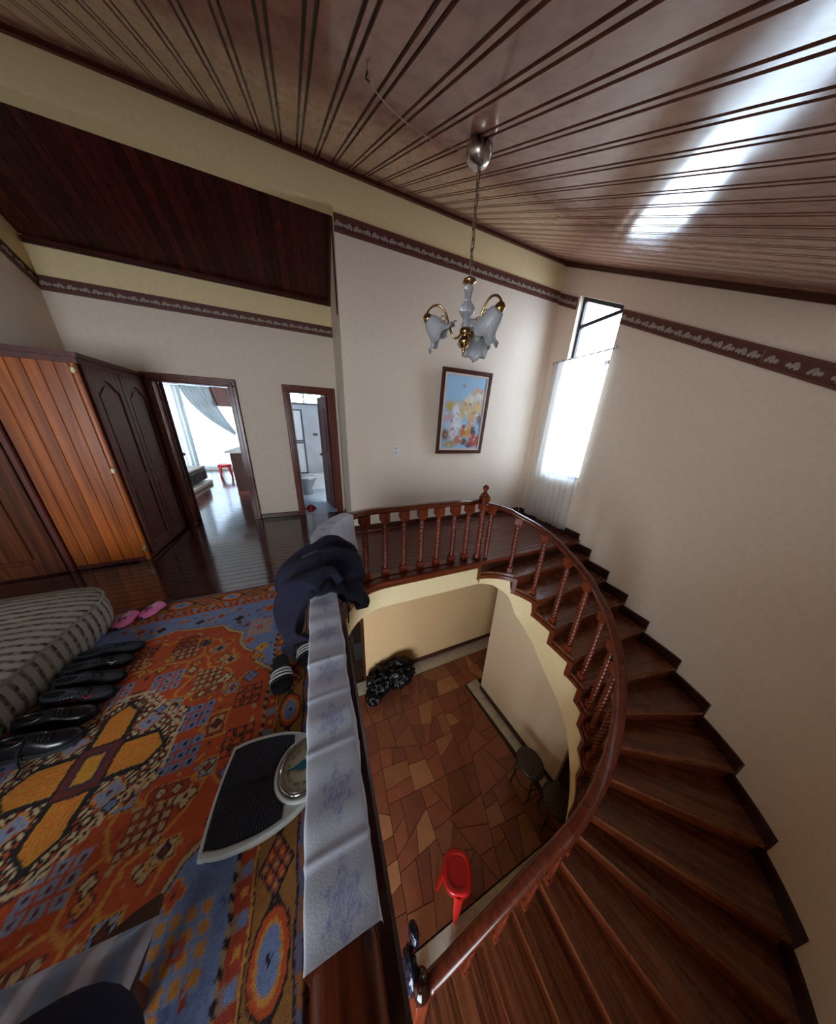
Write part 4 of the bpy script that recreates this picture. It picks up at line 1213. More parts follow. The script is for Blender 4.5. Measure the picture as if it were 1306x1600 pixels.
mk = (w_ >= 0.212) & (w_ < 0.219); pt(mk, c_black)
mk = w_ >= 0.219; pt(mk, lin(104, 96, 120)); ph = (alongB * 8) % 1; pt(mk & (ph < 0.5) & (np.abs(w_ - 0.232) < 0.009), lin(150, 92, 48))
pt(w_ > 0.240, c_black)
IMG *= (1 + rng.normal(0, 0.10, GX.shape))[..., None] * (1 + 0.08 * np.sin(GX * 9) * np.sin(GY * 7))[..., None]
IMG = np.clip(IMG, 0.004, 1)
pile = 0.011 + rng.normal(0, 0.0004, GX.shape) + 0.001 * np.sin(GX * 5) * np.sin(GY * 4)
pile[0, :] = pile[-1, :] = 0.0005; pile[:, 0] = pile[:, -1] = 0.0005
me = bpy.data.meshes.new('rug')
vv = np.stack([GX, GY, pile], -1).reshape(-1, 3).astype(np.float32)
ii = (np.arange(NY_)[:, None] * (NX_ + 1) + np.arange(NX_)[None, :]).reshape(-1)
ff = np.stack([ii, ii + 1, ii + NX_ + 2, ii + NX_ + 1], -1).astype(np.int32)
me.vertices.add(len(vv)); me.vertices.foreach_set('co', vv.ravel())
me.loops.add(ff.size); me.loops.foreach_set('vertex_index', ff.ravel())
me.polygons.add(len(ff)); me.polygons.foreach_set('loop_start', np.arange(0, ff.size, 4, dtype=np.int32)); me.polygons.foreach_set('loop_total', np.full(len(ff), 4, dtype=np.int32))
me.update(calc_edges=True); me.validate()
rug = bpy.data.objects.new('rug', me); link(rug); rug.location = (RX, RY, 0.0015)
me.materials.append(attr_mat('woven wool pile', 0.95, 0.5, 500)); set_cols(rug, IMG.reshape(-1, 3))
tag(rug, 'large rust orange patterned rug with blue corners and gold medallion', 'rug')

# ================================================================== wardrobe and closet on the left
CC = (-1.92, 3.44)
ang_w = math.radians(180 + 5.0)
tw = Vector((math.cos(ang_w), math.sin(ang_w), 0)); nw = Vector((tw.y, -tw.x, 0))   # along the front to the left; nw pushed to the room
if nw.y > 0: nw = -nw
WH = 2.085
WAR = empty('wardrobe', (CC[0], CC[1], 0), 0, 'tall corner wardrobe with orange board side and dark arched doors by the bedroom door', 'wardrobe')
def face_box(m, O, t, n, s0, s1, z0, z1, d0, d1, ch=0.004):
    q = MB(); q.box((s0, min(d0, d1), z0), (s1, max(d0, d1), z1), ch)
    m.add([(O[0] + v[0] * t.x + v[1] * n.x, O[1] + v[0] * t.y + v[1] * n.y, v[2]) for v in q.v], q.f)
LWF = 0.56
m = MB()
pb = [Vector((*CC, 0)) - nw * 0.012, Vector((*CC, 0)) + tw * LWF - nw * 0.012]
body = [(CC[0] - 0.012, CC[1] + 0.012), (CC[0] - 0.012, YH - 0.03), (-2.53, YH - 0.03), (-2.53, 3.40 + 0.03)]
m.prism([(pb[0].x, pb[0].y), (CC[0] - 0.072, YH - 0.03), (-2.53, YH - 0.03), (-2.53, 3.42), (pb[1].x, pb[1].y + 0.02)], 0.03, 2.05)
m.build('carcass', M_CABD, WAR)
s = 0.035; k = 0
while s < LWF - 0.01:
    e = min(s + 0.088, LWF)
    m = MB(); face_box(m, CC, tw, nw, s, e - 0.0015, 0.03, 2.01, -0.012, 0.008, 0.004)
    m.build('side_board', M_CAB, WAR, loc=(CC[0] + tw.x * s, CC[1] + tw.y * s, 0)); s = e
m = MB(); face_box(m, CC, tw, nw, -0.004, 0.03, 0.0, 2.02, -0.02, 0.02, 0.008); m.build('corner_post', M_CAB, WAR)
# dark doors on the side facing the stairs (x = const, along +y)
ty_ = Vector((-0.055, 1.06, 0)).normalized(); nx_ = Vector((ty_.y, -ty_.x, 0))
for dn in range(2):
    w = 0.495; q0 = Vector((*CC, 0)) + ty_ * (0.045 + dn * 0.505); y0 = q0.y
    m = MB(); O = (q0.x, q0.y)
    face_box(m, O, ty_, nx_, 0, w, 0.06, 2.0, -0.014, 0.012, 0.003)
    for a, b in ((0, 0.075), (w - 0.075, w)): face_box(m, O, ty_, nx_, a, b, 0.06, 2.0, 0.010, 0.026)
    for a, b in ((0.06, 0.17), (0.84, 0.95)): face_box(m, O, ty_, nx_, 0.075, w - 0.075, a, b, 0.010, 0.025)
    # arched top rail
    pts_ = [(0.075, 2.0), (w - 0.075, 2.0)] + [(w - 0.075 - (w - 0.15) * i / 12, 1.80 + 0.10 * math.sin(PI * i / 12) ** 1.5) for i in range(13)]
    m.extrude([tuple(q0 + nx_ * 0.010 + ty_ * p[0] + Vector((0, 0, p[1]))) for p in pts_], nx_ * 0.015)
    DO = m.build('door', M_CABD, WAR, loc=(q0.x, q0.y, 0))
    m = MB()
    pts_ = [(0.10, 1.0), (w - 0.10, 1.0)] + [(w - 0.10 - (w - 0.20) * i / 12, 1.76 + 0.09 * math.sin(PI * i / 12) ** 1.5) for i in range(13)]
    m.extrude([tuple(q0 + nx_ * 0.010 + ty_ * p[0] + Vector((0, 0, p[1]))) for p in pts_], nx_ * 0.010)
    face_box(m, O, ty_, nx_, 0.10, w - 0.10, 0.21, 0.80, 0.010, 0.020, 0.008)
    m.build('raised_panel', M_CABD, DO)
    if dn == 0:
        m = MB(); kq = q0 + ty_ * (w - 0.035) + Vector((0, 0, 1.0)); m.sphere(kq + nx_ * 0.045, 0.016, 12, 8); m.tube([kq + nx_ * 0.02, kq + nx_ * 0.04], 0.007, 8)
        tag(m.build('knob', M_STEEL, DO), 'small shiny knob on dark door')
for z_ in (0.13, 1.02, 1.92):
    m = MB(); face_box(m, CC, tw, nw, 0.004, 0.03, z_, z_ + 0.045, 0.018, 0.024, 0.002); m.tube([(CC[0] + 0.002, CC[1] - 0.024, z_), (CC[0] + 0.002, CC[1] - 0.024, z_ + 0.06)], 0.007, 8)
    m.build('hinge', plain('dull pale brass', S(176, 160, 128), 0.4, metal=0.6), WAR)
m = MB()
for d_, z0, z1 in ((0.03, 2.0, 2.045), (0.05, 2.045, WH)):
    a = Vector((*CC, 0)) + nw * d_ - tw * d_; b = Vector((*CC, 0)) + tw * (LWF - 0.002) + nw * d_
    m.prism([(a.x, a.y), (CC[0] - 0.056 + d_, YH - 0.04), (CC[0] - 0.156, YH - 0.04), (CC[0] - 0.1, CC[1] + 0.1), (b.x + nw.x * -0.1, b.y + 0.1), (b.x, b.y)], z0, z1)
m.build('cornice', M_CABD, WAR)
m = MB(); face_box(m, CC, tw, nw, 0, LWF, 0.0, 0.05, -0.01, 0.012); face_box(m, CC, Vector((-0.055, 1.06, 0)).normalized(), Vector((1.06, 0.055, 0)).normalized(), 0, 1.02, 0, 0.055, -0.02, 0.012); m.build('plinth', M_CABD, WAR)
# closet door further left, in the same plane, standing a little proud
CL = empty('closet', (CC[0] + tw.x * 0.6, CC[1] + tw.y * 0.6, 0), 0, 'brown panelled closet door left of the orange boards, partly out of frame', 'closet')
m = MB(); face_box(m, CC, tw, nw, LWF + 0.006, 1.5, 0, 2.0, -0.06, 0.0); m.build('carcass', M_CABD, CL)
m = MB(); face_box(m, CC, tw, nw, LWF + 0.004, LWF + 0.05, 0, 2.0, -0.02, 0.03, 0.008); m.build('frame_post', M_CABD, CL)
O = (CC[0], CC[1]); sA, sB = LWF + 0.055, 1.30
m = MB(); face_box(m, O, tw, nw, sA, sB, 0.02, 1.98, 0.0, 0.018, 0.003)
for a, b in ((sA, sA + 0.13), (sB - 0.13, sB)): face_box(m, O, tw, nw, a, b, 0.02, 1.98, 0.018, 0.034)
for a, b in ((0.02, 0.15), (0.9, 1.04), (1.84, 1.98)): face_box(m, O, tw, nw, sA + 0.13, sB - 0.13, a, b, 0.018, 0.033)
CD = m.build('door', M_CABL, CL)
m = MB(); face_box(m, CC, tw, nw, LWF + 0.002, 1.5, 2.0, 2.045, -0.05, 0.03); face_box(m, CC, tw, nw, LWF + 0.002, 1.5, 2.045, WH, -0.05, 0.05); m.build('cornice', M_CABD, CL)
for a, b in ((0.19, 0.86), (1.08, 1.80)):
    m = MB(); face_box(m, O, tw, nw, sA + 0.17, sB - 0.17, a, b, 0.018, 0.032, 0.012); m.build('raised_panel', M_CABL, CD)

# ================================================================== striped ottoman
def stripe_mat():
    m, nt, b = new_mat('striped floral upholstery')
    N, L = nt.nodes, nt.links
    tc = N.new('ShaderNodeTexCoord'); sx = N.new('ShaderNodeSeparateXYZ'); L.new(tc.outputs['Object'], sx.inputs[0])
    nz = N.new('ShaderNodeTexNoise'); nz.inputs['Scale'].default_value = 9; L.new(tc.outputs['Object'], nz.inputs['Vector'])
    md = N.new('ShaderNodeMath'); md.operation = 'MULTIPLY_ADD'; md.inputs[1].default_value = 0.012; L.new(nz.outputs['Fac'], md.inputs[0]); L.new(sx.outputs['Y'], md.inputs[2])
    sc_ = N.new('ShaderNodeMath'); sc_.operation = 'MULTIPLY'; sc_.inputs[1].default_value = 1 / 0.058; L.new(md.outputs[0], sc_.inputs[0])
    fr = N.new('ShaderNodeMath'); fr.operation = 'FRACT'; L.new(sc_.outputs[0], fr.inputs[0])
    rp = N.new('ShaderNodeValToRGB'); e = rp.color_ramp.elements; rp.color_ramp.interpolation = 'CONSTANT'
    e[0].position = 0; e[0].color = (1, 1, 1, 1); e[1].position = 0.50; e[1].color = (0.45, 0.45, 0.45, 1)
    for p_, v_ in ((0.60, 0), (0.90, 0.45), (0.95, 1.0)):
        q = e.new(p_); q.color = (v_, v_, v_, 1)
    L.new(fr.outputs[0], rp.inputs[0])
    # floral motif in the dark stripe
    n2 = N.new('ShaderNodeTexNoise'); n2.inputs['Scale'].default_value = 38; n2.inputs['Detail'].default_value = 3; L.new(tc.outputs['Object'], n2.inputs['Vector'])
    r2 = N.new('ShaderNodeValToRGB'); r2.color_ramp.interpolation = 'CONSTANT'; q = r2.color_ramp.elements
    q[0].position = 0; q[0].color = S(62, 54, 52); q[1].position = 0.44; q[1].color = S(112, 96, 90)
    z_ = q.new(0.52); z_.color = S(108, 112, 98); z_ = q.new(0.58); z_.color = S(146, 138, 124)
    L.new(n2.outputs['Fac'], r2.inputs[0])
    mx = N.new('ShaderNodeMix'); mx.data_type = 'RGBA'
    L.new(rp.outputs['Color'], mx.inputs['Factor']); L.new(r2.outputs['Color'], mx.inputs['A']); mx.inputs['B'].default_value = S(170, 166, 150)
    L.new(mx.outputs['Result'], b.inputs['Base Color']); b.inputs['Roughness'].default_value = 0.85
    bp = N.new('ShaderNodeBump'); bp.inputs['Strength'].default_value = 0.35; bp.inputs['Distance'].default_value = 0.01
    L.new(rp.outputs['Color'], bp.inputs['Height']); L.new(bp.outputs['Normal'], b.inputs['Normal'])
    return m
M_STRIPE = stripe_mat()
OT = empty('ottoman', (-2.1, 1.5, 0.016), 0, 'low striped upholstered daybed with rounded corner standing on the rug', 'daybed')
def rrect(x0, x1, y0, y1, r, n=10):
    P = []
    for cx_, cy_, a0 in ((x1 - r, y1 - r, 0), (x0 + r, y1 - r, 90), (x0 + r, y0 + r, 180), (x1 - r, y0 + r, 270)):
        P += [(cx_ + r * math.cos(math.radians(a0 + 90 * i / n)), cy_ + r * math.sin(math.radians(a0 + 90 * i / n))) for i in range(n + 1)]
    return P
ox0, ox1, oy0, oy1, orr = -2.7, -1.60, 0.55, 2.47, 0.30
m = MB(); rings = []
for ins, z_ in ((0.02, 0.016), (0.0, 0.032), (-0.012, 0.12), (-0.012, 0.20), (0.0, 0.262)):
    rings.append([(p[0], p[1], z_) for p in rrect(ox0 + ins, ox1 - ins, oy0 + ins, oy1 - ins, orr - ins * 0.5)])
n = len(rings[0]); vs = [p for r in rings for p in r]
fs = [(i * n + j, i * n + (j + 1) % n, (i + 1) * n + (j + 1) % n, (i + 1) * n + j) for i in range(len(rings) - 1) for j in range(n)] + [tuple(range(n - 1, -1, -1))]
m.add(vs, fs, True); m.build('side_panel', M_STRIPE, OT)
m = MB(); rings = []
for ins, z_ in ((0.0, 0.262), (0.02, 0.276), (0.06, 0.29), (0.13, 0.302), (0.22, 0.309), (0.36, 0.312)):
    rings.append([(p[0], p[1], z_ + 0.003 * math.sin(p[1] * 108)) for p in rrect(ox0 + ins, ox1 - ins, oy0 + ins, oy1 - ins, max(0.1, orr - ins * 0.5))])
vs = [p for r in rings for p in r]
fs = [(i * n + j, i * n + (j + 1) % n, (i + 1) * n + (j + 1) % n, (i + 1) * n + j) for i in range(len(rings) - 1) for j in range(n)] + [tuple((len(rings) - 1) * n + j for j in range(n))]
m.add(vs, fs, True); m.build('top_cushion', M_STRIPE, OT)
for z_ in (0.264,):
    m = MB(); P = [(p[0], p[1], z_) for p in rrect(ox0 - 0.004, ox1 + 0.004, oy0 - 0.004, oy1 + 0.004, orr)]
    m.tube(P + [P[0]], 0.009, 7); m.build('piping', plain('grey piping', S(150, 144, 130), 0.8), OT)

# ================================================================== shoes
M_SHOE = plain('black shoe fabric', S(50, 52, 57), 0.9, bump=0.2, bscale=500, var=0.15)
M_LEATH = plain('black leather', S(22, 22, 25), 0.28, bump=0.1, bscale=120, coat=0.3)
M_SOLE = plain('black rubber sole', S(26, 26, 28), 0.7)
M_LACE = plain('black lace', S(16, 16, 18), 0.8)
M_WHT = plain('white print', S(225, 225, 225), 0.6)
M_REDP = plain('red print', S(190, 40, 60), 0.6)
def shoe_w(t, L_=0.29):
    return float(np.interp(t, [0, 0.06, 0.2, 0.45, 0.7, 0.86, 0.95, 1.0], [0.016, 0.030, 0.035, 0.036, 0.046, 0.041, 0.027, 0.008]))
def shoe(loc, ang, label, mat, style, group=None, side=1):
    r = empty('shoe', loc, ang, label, 'shoe', group)
    L_ = 0.29
    hT = lambda t: float(np.interp(t, [0, 0.05, 0.18, 0.32, 0.5, 0.7, 0.88, 0.97, 1.0], [0.07, 0.093, 0.090, 0.083, 0.090, 0.066, 0.052, 0.043, 0.030]))
    m = MB(); ts = [0, 0.03, 0.08, 0.15, 0.22, 0.3, 0.38, 0.46, 0.54, 0.62, 0.7, 0.78, 0.85, 0.91, 0.96, 1.0]; na = 12; vs = []
    for t in ts:
        x_ = (t - 0.5) * L_; w = shoe_w(t); h = hT(t); off = side * 0.006 * math.sin(PI * t)
        for j in range(na + 1):
            a = PI * j / na
            yy = w * abs(math.cos(a)) ** 0.75 * (1 if math.cos(a) >= 0 else -1); zz = 0.020 + (h - 0.02) * math.sin(a) ** 0.7
            vs.append((x_, yy + off, zz))
    fs = [(i * (na + 1) + j, i * (na + 1) + j + 1, (i + 1) * (na + 1) + j + 1, (i + 1) * (na + 1) + j) for i in range(len(ts) - 1) for j in range(na)]
    m.add(vs, fs, True); up = m.build('upper', mat, r, local=True)
    m = MB(); out = [((t - 0.5) * (L_ + 0.012), shoe_w(t) + 0.005 + side * 0.006 * math.sin(PI * t)) for t in np.linspace(0, 1, 20)] + [((t - 0.5) * (L_ + 0.012), -shoe_w(t) - 0.005 + side * 0.006 * math.sin(PI * t)) for t in np.linspace(1, 0, 20)]
    m.prism(list(reversed(out)), 0.0, [0.024 + 0.010 * (0.5 - p[0] / L_) ** 2 for p in reversed(out)]); m.build('sole', M_SOLE, r, local=True)
    # opening: padded collar around a sunken dark lining
    col = []
    for i in range(21):
        a = 2 * PI * i / 20; x_ = -0.075 + 0.055 * math.cos(a); t = x_ / L_ + 0.5
        col.append((x_, 0.025 * math.sin(a) + side * 0.003, hT(t) + 0.003 - 0.004 * math.sin(a) ** 2))
    m = MB(); m.tube(col, 0.007, 6); m.build('collar', mat, r, local=True)
    m = MB(); m.add([(-0.075, side * 0.003, 0.075)] + [tuple(c) for c in col[:-1]], [(0, i + 1, (i + 1) % 20 + 1) for i in range(20)], True); m.build('lining', M_LACE, r, local=True)
    # tongue and laces
    m = MB()
    def tg(u, v):
        x_ = -0.025 + u * 0.085; t = x_ / L_ + 0.5
        return (x_, (v - 0.5) * 0.034 + side * 0.005, hT(t) + 0.006 - 0.006 * (2 * v - 1) ** 2 + 0.012 * (1 - u) ** 2)
    m.grid(tg, 8, 6); m.build('tongue', mat, r, local=True)
    for k in range(5):
        x_ = -0.008 + k * 0.016; t = x_ / L_ + 0.5; s_ = 1 if k % 2 else -1
        m = MB(); m.tube([(x_ - 0.004 * s_, -0.022 + side * 0.005, hT(t) + 0.000), (x_, side * 0.005, hT(t) + 0.011), (x_ + 0.004 * s_, 0.022 + side * 0.005, hT(t) + 0.000)], 0.0026, 6)
        m.build('lace', M_LACE, r, local=True)
    def on_side(x_, f):       # point on the camera facing side of the upper
        t = x_ / L_ + 0.5; w = shoe_w(t); h = hT(t); a = PI * (1 - f)
        yy = w * abs(math.cos(a)) ** 0.75 * (1 if math.cos(a) >= 0 else -1)
        return Vector((x_, yy + side * 0.006 * math.sin(PI * t) - 0.002, 0.020 + (h - 0.02) * math.sin(a) ** 0.7 + 0.002))
    if style == 'white':
        m = MB(); m.tube([on_side(0.055, 0.34), on_side(0.075, 0.28), on_side(0.088, 0.34)], 0.0028, 6); m.tube([on_side(0.075, 0.28), on_side(0.066, 0.18)], 0.0028, 6)
        tag(m.build('mark', M_WHT, r, local=True), 'small white mark on the side of the toe')
        m = MB()
        for k in range(3): m.tube([on_side(-0.09 - k * 0.012, 0.2 + 0.06 * k), on_side(-0.075 - k * 0.012, 0.26 + 0.06 * k)], 0.003, 6)
        m.build('trim_marks', M_WHT, r, local=True)
    if style == 'red':
        m = MB(); m.tube([on_side(0.052, 0.32), on_side(0.062, 0.24), on_side(0.088, 0.36)], 0.0030, 6); tag(m.build('mark', M_REDP, r, local=True), 'small red tick on the toe')
        m = MB(); m.tube([on_side(-0.06 + 0.012 * k, 0.14) for k in range(8)], 0.0028, 6); tag(m.build('stripe', M_REDP, r, local=True), 'red line low on the side')
        m = MB()
        for k in range(4): m.tube([on_side(-0.045 + 0.016 * k, 0.26), on_side(-0.037 + 0.016 * k, 0.30)], 0.0018, 6)
        m.build('dashes', M_WHT, r, local=True)
    if style == 'leather':
        m = MB(); m.tube([(0.045, 0.030, 0.06), (0.03, 0.0, 0.078), (0.045, -0.026, 0.06)], 0.0022, 6); m.build('seam', M_LACE, r, local=True)
    return r
zr_ = 0.0157
shoe((-1.425, 1.892, zr_), math.radians(15), 'black trainer at the far end of the shoe row beside the striped daybed', M_SHOE, 'plain', 'shoes lined up against the daybed', 1)
shoe((-1.430, 1.790, zr_), math.radians(11), 'black trainer with a white mark, second from the far end of the row', M_SHOE, 'white', 'shoes lined up against the daybed', -1)
shoe((-1.405, 1.675, zr_), math.radians(0), 'plain dark grey trainer third from the far end of the row', M_SHOE, 'plain', 'shoes lined up against the daybed', 1)
shoe((-1.395, 1.580, zr_), math.radians(-5), 'dark trainer with red tick and red line on its side', M_SHOE, 'red', 'shoes lined up against the daybed', -1)
shoe((-1.410, 1.462, zr_), math.radians(-1), 'black leather shoe next to the trainer with the red tick', M_LEATH, 'leather', 'shoes lined up against the daybed', 1)
lsh = shoe((-1.395, 1.352, zr_), math.radians(-4), 'black leather shoe nearest the camera with a loose lace on the rug', M_LEATH, 'leather', 'shoes lined up against the daybed', -1)
m = MB(); m.tube([(-0.02, -0.02, 0.088), (-0.03, -0.05, 0.06), (-0.035, -0.062, 0.01), (-0.01, -0.085, 0.004), (0.0, -0.12, 0.004), (0.025, -0.135, 0.004)], 0.004, 6); m.build('loose_lace', M_LACE, lsh, local=True)

# slides with three white stripes
def slide(loc, ang, label):
    r = empty('slide_sandal', loc, ang, label, 'sandal', 'pair of black slides')
    L_ = 0.275
    wf_ = lambda t: float(np.interp(t, [0, 0.05, 0.2, 0.45, 0.7, 0.88, 0.96, 1.0], [0.020, 0.040, 0.048, 0.048, 0.060, 0.057, 0.042, 0.016]))
    out = [((t - 0.5) * L_, wf_(t)) for t in np.linspace(0, 1, 24)] + [((t - 0.5) * L_, -wf_(t)) for t in np.linspace(1, 0, 24)]
    m = MB(); m.prism(list(reversed(out)), 0.0, 0.030); m.build('sole', M_BLACK, r, local=True)
    m = MB(); m.prism([(p[0] * 0.93, p[1] * 0.86) for p in reversed(out)], 0.028, [0.034 - 0.004 * math.cos(p[0] * 18) for p in reversed(out)]); m.build('footbed', M_SOLE, r, local=True)
    def st(u, v, up=0.0):
        x_ = -0.005 + u * 0.085; t = x_ / L_ + 0.5; a = PI * v
        return (x_, (wf_(t) + 0.003 + up) * math.cos(a), 0.016 + (0.058 - 0.012 * u + up) * math.sin(a) ** 0.8)
    m = MB(); m.grid(lambda u, v: st(u, v), 8, 16); solid(m.build('strap', M_BLACK, r, local=True), 0.004)
    for k in range(3):
        m = MB(); m.grid(lambda u, v: st(0.20 + k * 0.24 + u * 0.14, 0.02 + 0.96 * v, 0.0035), 1, 16); solid(m.build('stripe', M_WHT, r, local=True), 0.0012)
    return r
slide((-0.352, 1.345, zr_), math.radians(-82), 'black slide with three white stripes, the left one of the pair on the rug')
slide((-0.212, 1.480, zr_), math.radians(-78), 'black slide with three white stripes, half hidden behind the white runner')

# pink slippers
M_PINK = plain('pink slipper', S(232, 120, 168), 0.7, bump=0.1, bscale=300)
M_DSOLE = plain('dark slipper sole', S(74, 52, 44), 0.8)
def slipper(loc, ang, label):
    r = empty('slipper', loc, ang, label, 'slipper', 'pair of pink slippers')
    L_ = 0.24
    wf_ = lambda t: float(np.interp(t, [0, 0.05, 0.25, 0.5, 0.72, 0.9, 1.0], [0.014, 0.036, 0.042, 0.043, 0.054, 0.042, 0.012]))
    out = [((t - 0.5) * L_, wf_(t)) for t in np.linspace(0, 1, 20)] + [((t - 0.5) * L_, -wf_(t)) for t in np.linspace(1, 0, 20)]
    m = MB(); m.prism(list(reversed(out)), 0, 0.016); m.build('sole', M_DSOLE, r, local=True)
    def vf(u, v, up=0):
        t = 0.34 + 0.655 * u; a = PI * v; w = wf_(t)
        return ((t - 0.5) * L_, (w + 0.004 + up) * math.cos(a), 0.010 + (0.046 * (1 - 0.55 * u ** 2) + up) * math.sin(a) ** 0.7)
    m = MB(); m.grid(vf, 12, 14); solid(m.build('vamp', M_PINK, r, local=True), 0.004)
    m = MB()
    for k in range(4): m.grid(lambda u, v: vf(0.12 + 0.34 * u, 0.40 + 0.055 * k + 0.035 * v, 0.004), 4, 2)
    tag(m.build('white_stripes', M_WHT, r, local=True), 'white stripes printed on the top')
    m = MB()
    for a_, b_ in ((0.44, 0.40), (0.5, 0.53), (0.62, 0.47)): m.grid(lambda u, v: vf(a_ + 0.13 * u, b_ + 0.08 * v, 0.0048), 3, 3)
    tag(m.build('dark_spots', plain('dark print', S(60, 48, 80), 0.7), r, local=True), 'dark spots printed on the top')
    return r
slipper((-1.535, 2.290, zr_), math.radians(-103), 'pink slipper nearer the striped daybed')
slipper((-1.400, 2.360, zr_), math.radians(-115), 'pink slipper on the right of the pair, farther from the daybed')

# ================================================================== bathroom scale with a round dial
SCA = empty('bathroom_scale', (-0.33, 0.79, zr_), math.radians(-6), 'white mechanical scale with black ribbed mat and round dial on the rug', 'scale')
M_WPLAS = plain('white enamel', S(224, 232, 226), 0.3, coat=0.3)
def outl(sx=1.0, sy=1.0):
    # local x to the right, y away; left end nearly straight, right end narrowing to the dial
    P = []
    for x_, y_ in ((-0.205, -0.155), (-0.19, -0.172), (-0.12, -0.183), (0.0, -0.178), (0.10, -0.15), (0.17, -0.11), (0.22, -0.07), (0.24, 0.0), (0.22, 0.07), (0.17, 0.115), (0.10, 0.152), (0.0, 0.178), (-0.12, 0.183), (-0.19, 0.172), (-0.205, 0.155), (-0.215, 0.0)):
        P.append((x_ * sx, y_ * sy))
    return P
def smooth_loop(P, n=4):
    out = []; N_ = len(P)
    for i in range(N_):
        p0, p1, p2, p3 = (Vector((*P[(i + d) % N_], 0)) for d in (-1, 0, 1, 2))
        for k in range(n):
            t = k / n
            q = 0.5 * ((2 * p1) + (-p0 + p2) * t + (2 * p0 - 5 * p1 + 4 * p2 - p3) * t * t + (-p0 + 3 * p1 - 3 * p2 + p3) * t ** 3)
            out.append((q.x, q.y))
    return out
base = smooth_loop(outl())
m = MB(); n = len(base); vs = []
for s_, z_ in ((0.93, 0.0), (0.97, 0.006), (1.0, 0.030), (1.0, 0.042), (0.985, 0.048), (0.96, 0.050)):
    vs += [(p[0] * s_, p[1] * s_, z_) for p in base]
fs = [(i * n + j, i * n + (j + 1) % n, (i + 1) * n + (j + 1) % n, (i + 1) * n + j) for i in range(5) for j in range(n)] + [tuple(range(n - 1, -1, -1)), tuple(5 * n + j for j in range(n))]
m.add(vs, fs); SB = m.build('platform', M_WPLAS, SCA, local=True)
DCX, DR = 0.135, 0.098
def mat_out():
    P = []
    for p in base:
        q = (p[0] * 0.93, p[1] * 0.90)
        d = math.hypot(q[0] - DCX, q[1])
        P.append(q)
    # cut the dial and the narrow end away
    Q = [p for p in P if p[0] < 0.075 and math.hypot(p[0] - DCX, p[1]) > DR + 0.022]
    Q.sort(key=lambda p: math.atan2(p[1], p[0] + 0.06))
    # from the lowest right point go round the left end; close along the dial rim
    low = [p for p in P if p[0] < 0.075]
    ys = sorted(low, key=lambda p: p[1])
    left = sorted(low, key=lambda p: -math.atan2(p[1], -(p[0] - 0.02)))
    a0 = math.degrees(math.atan2(-0.10, -0.06))
    rim = [(DCX + (DR + 0.025) * math.cos(math.radians(a)), (DR + 0.025) * math.sin(math.radians(a))) for a in range(118, 243, 8)]
    return left, rim
left, rim = mat_out()
MP = left + list(reversed(rim)) if left[0][1] > 0 else left + rim
# left runs from +y (top right) round the left end to -y; rim then returns upward
m = MB(); m.prism(MP, 0.049, 0.0525); tag(m.build('rubber_mat', M_BLACK, SCA, local=True), 'black ribbed rubber mat')
m = MB(); x_ = -0.185
while x_ < 0.07:
    ylim = float(np.interp(x_, [-0.20, -0.185, -0.15, -0.1, 0.0, 0.075], [0.06, 0.135, 0.155, 0.16, 0.155, 0.14]))
    lo = 0.012
    d = x_ - DCX
    if abs(d) < DR + 0.03: lo = max(lo, math.sqrt(max(0, (DR + 0.03) ** 2 - d * d)))
    for s_ in (-1, 1):
        if ylim - lo > 0.015: m.box((x_ - 0.0020, s_ * lo, 0.052), (x_ + 0.0020, s_ * ylim, 0.0555))
    x_ += 0.0105
o = m.build('mat_ribs', plain('dark grey rubber ribs', S(66, 70, 78), 0.5), SCA, local=True); tag(o, kind='stuff')
m = MB(); m.lathe([(DR + 0.022, 0.046), (DR + 0.020, 0.060), (DR + 0.006, 0.066), (DR + 0.004, 0.05)], 40, (DCX, 0, 0), caps=False); m.build('dial_housing', M_WPLAS, SCA, local=True)
DI = MB(); DI.lathe([(DR + 0.006, 0.056), (DR + 0.006, 0.072), (DR, 0.078), (DR - 0.006, 0.074), (DR - 0.007, 0.066)], 44, (DCX, 0, 0), caps=False); DRG = DI.build('dial_ring', M_CHROME, SCA, local=True)
m = MB(); m.lathe([(0.0005, 0.0662), (DR - 0.005, 0.0662)], 44, (DCX, 0, 0), caps=False); DF = m.build('dial_face', plain('cream dial', S(214, 208, 178), 0.5), SCA, local=True)
m = MB()
for k in range(65):
    a = PI - 2 * PI * k / 65; r0 = DR - 0.012; r1 = DR - (0.022 if k % 5 == 0 else 0.017)
    ca, sa = math.cos(a), math.sin(a); w = 0.0007
    m.add([(DCX + r0 * ca - w * sa, r0 * sa + w * ca, 0.0668), (DCX + r0 * ca + w * sa, r0 * sa - w * ca, 0.0668), (DCX + r1 * ca + w * sa, r1 * sa - w * ca, 0.0668), (DCX + r1 * ca - w * sa, r1 * sa + w * ca, 0.0668)], [(0, 1, 2, 3)])
m.build('dial_ticks', M_LACE, DF, local=True)
M_TEAL = plain('teal needle', S(40, 130, 150), 0.4)
m = MB()
NP = [(-0.082, 0.0), (-0.045, 0.003), (-0.025, 0.010), (-0.008, 0.018), (0.012, 0.018), (0.026, 0.008), (0.03, 0.0), (0.026, -0.008), (0.012, -0.018), (-0.008, -0.018), (-0.025, -0.010), (-0.045, -0.003)]
na_ = math.radians(3)
m.prism([(DCX + p[0] * math.cos(na_) - p[1] * math.sin(na_), p[0] * math.sin(na_) + p[1] * math.cos(na_)) for p in reversed(NP)], 0.069, 0.0702); m.build('needle', M_TEAL, SCA, local=True)
